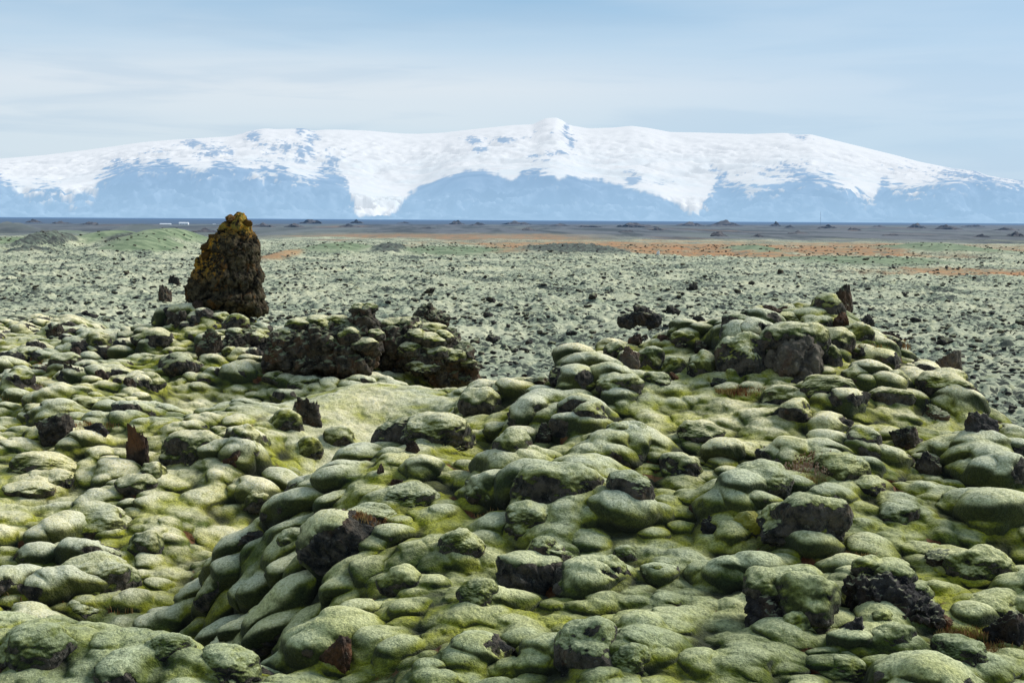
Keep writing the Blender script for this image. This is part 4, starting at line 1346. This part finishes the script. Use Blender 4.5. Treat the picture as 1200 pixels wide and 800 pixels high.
# ------------------------------------------------------------------ mountains
SKY = [(-700, 250), (-500, 236), (-300, 216), (-100, 195), (0, 186), (50, 182), (100, 176), (130, 172), (165, 167), (200, 164), (250, 161), (270, 160), (282, 157), (290, 154), (310, 150.5), (325, 151.5), (340, 151), (355, 150.3), (367, 153.5), (380, 152), (400, 152), (430, 153.2),
       (470, 156.6), (490, 157), (520, 155.5), (560, 151), (600, 146.8), (625, 145.8), (632, 142), (640, 138.5), (652, 137.8), (660, 141.5), (668, 147), (690, 150.6), (720, 149.5), (740, 147.5), (760, 150), (785, 154.8), (820, 155.4), (880, 157.2), (920, 155.8), (935, 158.2), (950, 157.4),
       (967, 161.7), (1012, 172.6), (1054, 183), (1075, 189), (1117, 197.5), (1142, 200), (1158, 206), (1200, 212), (1300, 224), (1500, 246), (1700, 256), (1900, 262)]
ROCK = [(-700, 252), (-500, 240), (-300, 228), (-100, 205), (-40, 200), (0, 209), (12, 219), (25, 223), (45, 226), (60, 228), (77, 231), (95, 228), (105, 224), (112, 214), (125, 202), (140, 192), (160, 193), (180, 190), (200, 190), (215, 200), (235, 200), (255, 196), (270, 192), (285, 196), (297, 202), (320, 203), (330, 198),
        (345, 206), (360, 208), (375, 203), (390, 198), (402, 205), (409, 218), (411, 240), (420, 252), (430, 255), (445, 255), (458, 250), (468, 243), (475, 232), (482, 225), (500, 216), (515, 211), (530, 206), (545, 200), (554, 198.5), (570, 202), (590, 208), (600, 209), (612, 204), (626, 197), (640, 203), (655, 209), (665, 207), (680, 210),
        (700, 212), (725, 218), (762, 227), (794, 238), (810, 250), (817, 254), (823, 246), (828, 238), (838, 220), (844, 206), (858, 214), (879, 218), (896, 222), (921, 212), (950, 205), (971, 210), (992, 220), (1010, 229), (1025, 236), (1030, 222), (1035, 214), (1054, 218), (1067, 226), (1079, 221), (1096, 218), (1108, 209), (1130, 212), (1158, 209), (1200, 216), (1300, 232), (1700, 260)]
PATCH = [(47, 219, 14, 5, .5), (92, 215, 5, 2, .3), (225, 171, 14, 3.5, .9), (297, 163, 8, 7, .95), (250, 180, 17, 7, .75), (352, 156, 6, 6, .8), (367, 163, 8, 5, .8), (358, 180, 14, 12, .7), (388, 190, 14, 9, .7), (330, 176, 24, 8, .6), (310, 192, 20, 6, .5), (138, 194, 9, 6, .7), (188, 179, 8, 3, .7), (170, 183, 10, 3, .5),
         (555, 165, 9, 5, .9), (562, 177, 9, 4, .9), (590, 165, 20, 3.5, .7), (663, 155, 4, 8, .8), (670, 168, 4, 7, .85), (655, 180, 14, 3, .8), (632, 185, 10, 3, .8), (742, 211, 9, 9, .9), (775, 213, 10, 4, .5), (836, 200, 8, 4, .6), (938, 164, 9, 4, .6), (925, 202, 34, 9, .6), (1130, 208, 36, 7, .6), (640, 158, 10, 4, .4), (180, 205, 40, 6, .35), (1060, 200, 30, 5, .3)]
mpx = np.arange(-700, 1901, 2.0)
skyl = np.interp(mpx, *zip(*SKY)); rockl = np.interp(mpx, *zip(*ROCK))
rockl = rockl + 1.6 * perlin2(mpx / 7, mpx * 0 + 3, 201) + 2.2 * perlin2(mpx / 17, mpx * 0 + 9, 202) + .8 * perlin2(mpx / 3.1, mpx * 0 + 5, 203)
skyl = np.convolve(np.pad(skyl, 2, mode='edge'), [.1, .2, .4, .2, .1], 'valid')
nx = len(mpx)
DR = np.concatenate([np.linspace(17500, 22500, 110), np.linspace(22500, 30000, 90)[1:], np.linspace(30000, 34000, 12)[1:]])
ny = len(DR)
tl = (mpx - 600) / F


def elev(px, py):   # rise per metre of range for a photo pixel
    # vectorised ray slope
    dx = (px - 600) / F; dy = (400 - py) / F
    v = RMn @ np.stack([dx, dy, -np.ones_like(dx)])
    return v[2] / np.hypot(v[0], v[1]), v[0] / v[1]


e_s, t_s = elev(mpx, skyl); e_r, _ = elev(mpx, rockl); e_b, _ = elev(mpx, np.full(nx, 0.0) + 262)
MX = DR[None, :] * np.sin(np.arctan(t_s))[:, None]; MY = DR[None, :] * np.cos(np.arctan(t_s))[:, None]
DD = DR[None, :]
# apparent elevation profile: 0 at foot, e_r at 22 km, e_s at 30 km
dcl = 20500 + 1400 * perlin2(mpx / 90, mpx * 0, 90)
u1 = np.clip((DD - 17500) / (dcl[:, None] - 17500), 0, 1)
u2 = np.clip((DD - dcl[:, None]) / (30000 - dcl[:, None]), 0, 1)
A1 = fbm2(MX / 900, MY / 900, 5, 92, .55); A2 = fbm2(MX / 2600 + 5, MY / 2600, 4, 95)
ridg = 1 - np.abs(A1) * 1.6
e_g = gsm(e_r[:, None], 26, 0)[:, 0]
e = e_g[:, None] * u1 ** 1.15 + (e_s - e_g)[:, None] * (u2 ** .9)
env = np.sin(np.pi * np.clip(u1, 0, 1)) ** .8 * (u2 <= 0) + .0
rough_w = (.5 * np.sin(np.pi * u1) * (u2 <= 0) + .13 * np.sin(np.pi * u2) * (u2 > 0))
e = e + rough_w * (ridg - .75) * .024 + rough_w * A2 * .009
back = np.clip((DD - 30000) / 4000, 0, 1)
e = e - back ** 1.3 * .012
MZ = CAMZ + e * DD
MZ[:, 0] = -20
# projected photo row of every vertex → which cover it bears
pyv = 257.5 - e * F + (mpx[:, None] - 600) * math.tan(ROLL) * 1.0
rl = rockl[:, None]
nz1 = fbm2(MX / 420, MY / 700, 5, 97, .6)
crisp = sstep(455, 475, mpx) * (1 - sstep(800, 815, mpx)) * (1 - sstep(610, 618, mpx) * (1 - sstep(650, 660, mpx)) * .6)
crisp = crisp[:, None]
sn = (rl - pyv) / 5.0 + nz1 * (1.9 - 1.3 * crisp)
snow = sstep(-.4, .5, sn)
pt = np.zeros_like(snow)
for (a, c_, ra, rb_, s_) in PATCH:
    g_ = np.exp(-.7 * (((mpx[:, None] - a) / ra) ** 2 + ((pyv - c_) / rb_) ** 2))
    pt = np.maximum(pt, g_ * s_)
streak = fbm2(MX / 200 + .35 * MY / 300, MY / 420, 5, 99, .7)
snow = snow * (1 - .85 * sstep(.36, .56, pt * .85 + .42 * streak * (pt > .05)))
# dusting of snow streaks in the upper cliffs
dust = sstep(.0, .45, streak + .15 - (pyv - rl) / 22) * (pyv > rl) * (1 - sstep(8, 22, pyv - rl)) * .7
hard = sstep(.45, .0, np.abs(nz1))
snow = np.clip(np.maximum(snow, dust * (rl < 240) * (1 - crisp)), 0, 1)
tong = sstep(18, 45, pyv - skyl[:, None])
at = np.zeros((nx, ny, 4), f32); at[..., 0] = snow; at[..., 1] = tong; at[..., 2] = np.clip(.5 + .5 * A1, 0, 1); at[..., 3] = 1
M_mtn, nt = new_mat('glacier and hazy mountain flanks'); b = NB(nt)
A = b.attr('ms')
g = b.n('ShaderNodeNewGeometry')
nsn = b.noise(g.outputs['Position'], .0011, 6, .6)
snowc = b.mix(b.math('MULTIPLY', A[1], b.ss(.35, .65, nsn)), (.80, .79, .80), (.60, .69, .74))
rockc = b.mix(b.ss(.3, .7, b.noise(g.outputs['Position'], .002, 6, .6)), (.03, .05, .09), (.36, .40, .46))
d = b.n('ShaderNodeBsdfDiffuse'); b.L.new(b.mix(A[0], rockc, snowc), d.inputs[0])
em = b.n('ShaderNodeEmission')  # haze painted on as emission; the snow gets a pale glow too
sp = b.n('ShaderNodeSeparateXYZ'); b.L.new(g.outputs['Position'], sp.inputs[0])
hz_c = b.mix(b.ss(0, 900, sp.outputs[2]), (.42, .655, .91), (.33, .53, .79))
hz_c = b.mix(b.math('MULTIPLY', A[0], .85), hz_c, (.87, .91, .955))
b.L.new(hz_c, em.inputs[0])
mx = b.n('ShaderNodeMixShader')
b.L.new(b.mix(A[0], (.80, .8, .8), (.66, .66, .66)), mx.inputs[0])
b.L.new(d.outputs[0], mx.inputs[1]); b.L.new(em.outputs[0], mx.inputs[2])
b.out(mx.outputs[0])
idx = np.arange(nx * ny, dtype=np.int32).reshape(nx, ny)
Fc = np.stack([idx[:-1, :-1], idx[1:, :-1], idx[1:, 1:], idx[:-1, 1:]], -1).reshape(-1, 4)
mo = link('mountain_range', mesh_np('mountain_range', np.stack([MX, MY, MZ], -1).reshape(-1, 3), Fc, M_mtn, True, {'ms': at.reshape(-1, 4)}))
tag(mo, 'broad white ice cap above hazy blue mountain flanks', None, None, 'structure')

# ------------------------------------------------------------------ world and sun
SUN_AZ = math.radians(58)      # clockwise from +Y (north), seen from above: to the right and ahead
SUN_EL = math.radians(36)
w = bpy.data.worlds.new("World"); scene.world = w; w.use_nodes = True
nt = w.node_tree; nt.nodes.clear(); b = NB(nt)
sk = b.n('ShaderNodeTexSky', sky_type='NISHITA'); sk.sun_disc = False
sk.sun_elevation = SUN_EL; sk.sun_rotation = SUN_AZ
tc = b.n('ShaderNodeTexCoord')
sx = b.n('ShaderNodeSeparateXYZ'); b.L.new(tc.outputs['Generated'], sx.inputs[0])
mp = b.n('ShaderNodeMapping'); b.L.new(tc.outputs['Generated'], mp.inputs[0]); mp.inputs['Scale'].default_value = (1.2, 1.2, 11); mp.inputs['Rotation'].default_value = (0, math.radians(3), 0)
n1 = b.noise(mp.outputs[0], 1.6, 5, .5, .3); n2 = b.noise(mp.outputs[0], 4.5, 4, .5, .4)
elv = sx.outputs[2]
base = b.n('ShaderNodeValToRGB'); b.L.new(elv, base.inputs[0])
cr = base.color_ramp; cr.elements[0].position = 0.0; cr.elements[0].color = (.60, .74, .86, 1)
cr.elements[1].position = 1.0; cr.elements[1].color = (.10, .15, .20, 1)
for p_, c_ in ((.05, (.60, .76, .885, 1)), (.09, (.74, .825, .91, 1)), (.118, (.54, .71, .87, 1)), (.15, (.32, .54, .77, 1)), (.27, (.27, .38, .50, 1))):
    q = cr.elements.new(p_); q.color = c_
cl = b.mix(b.math('MULTIPLY', b.ss(.40, .64, n1), .5), base.outputs[0], (.76, .84, .91))
cl = b.mix(b.math('MULTIPLY', b.ss(.46, .64, n2), .3), cl, (.40, .58, .77))
side = b.ss(-.1, .42, sx.outputs[0])
cl = b.mix(b.math('MULTIPLY', side, .6), cl, (.40, .62, .86))
bg = b.n('ShaderNodeBackground'); b.L.new(b.mix(.90, b.mix(1, sk.outputs[0], (.1, .1, .1), 'MULTIPLY'), cl), bg.inputs[0]); bg.inputs[1].default_value = 1.0
wo = b.n('ShaderNodeOutputWorld'); b.L.new(bg.outputs[0], wo.inputs[0])

sd = bpy.data.lights.new('sun', 'SUN'); sd.energy = 4.9; sd.angle = math.radians(28); sd.color = (1, .96, .89)
so = bpy.data.objects.new('sun', sd); COL.objects.link(so)
dv = Vector((math.sin(SUN_AZ) * math.cos(SUN_EL), math.cos(SUN_AZ) * math.cos(SUN_EL), math.sin(SUN_EL)))
so.rotation_euler = dv.to_track_quat('Z', 'Y').to_euler()
so.location = (30, 30, 40)

scene.view_settings.view_transform = 'Standard'
scene.view_settings.look = 'None'
scene.view_settings.exposure = 0
scene.cycles.max_bounces = 4
scene.cycles.use_denoising = True
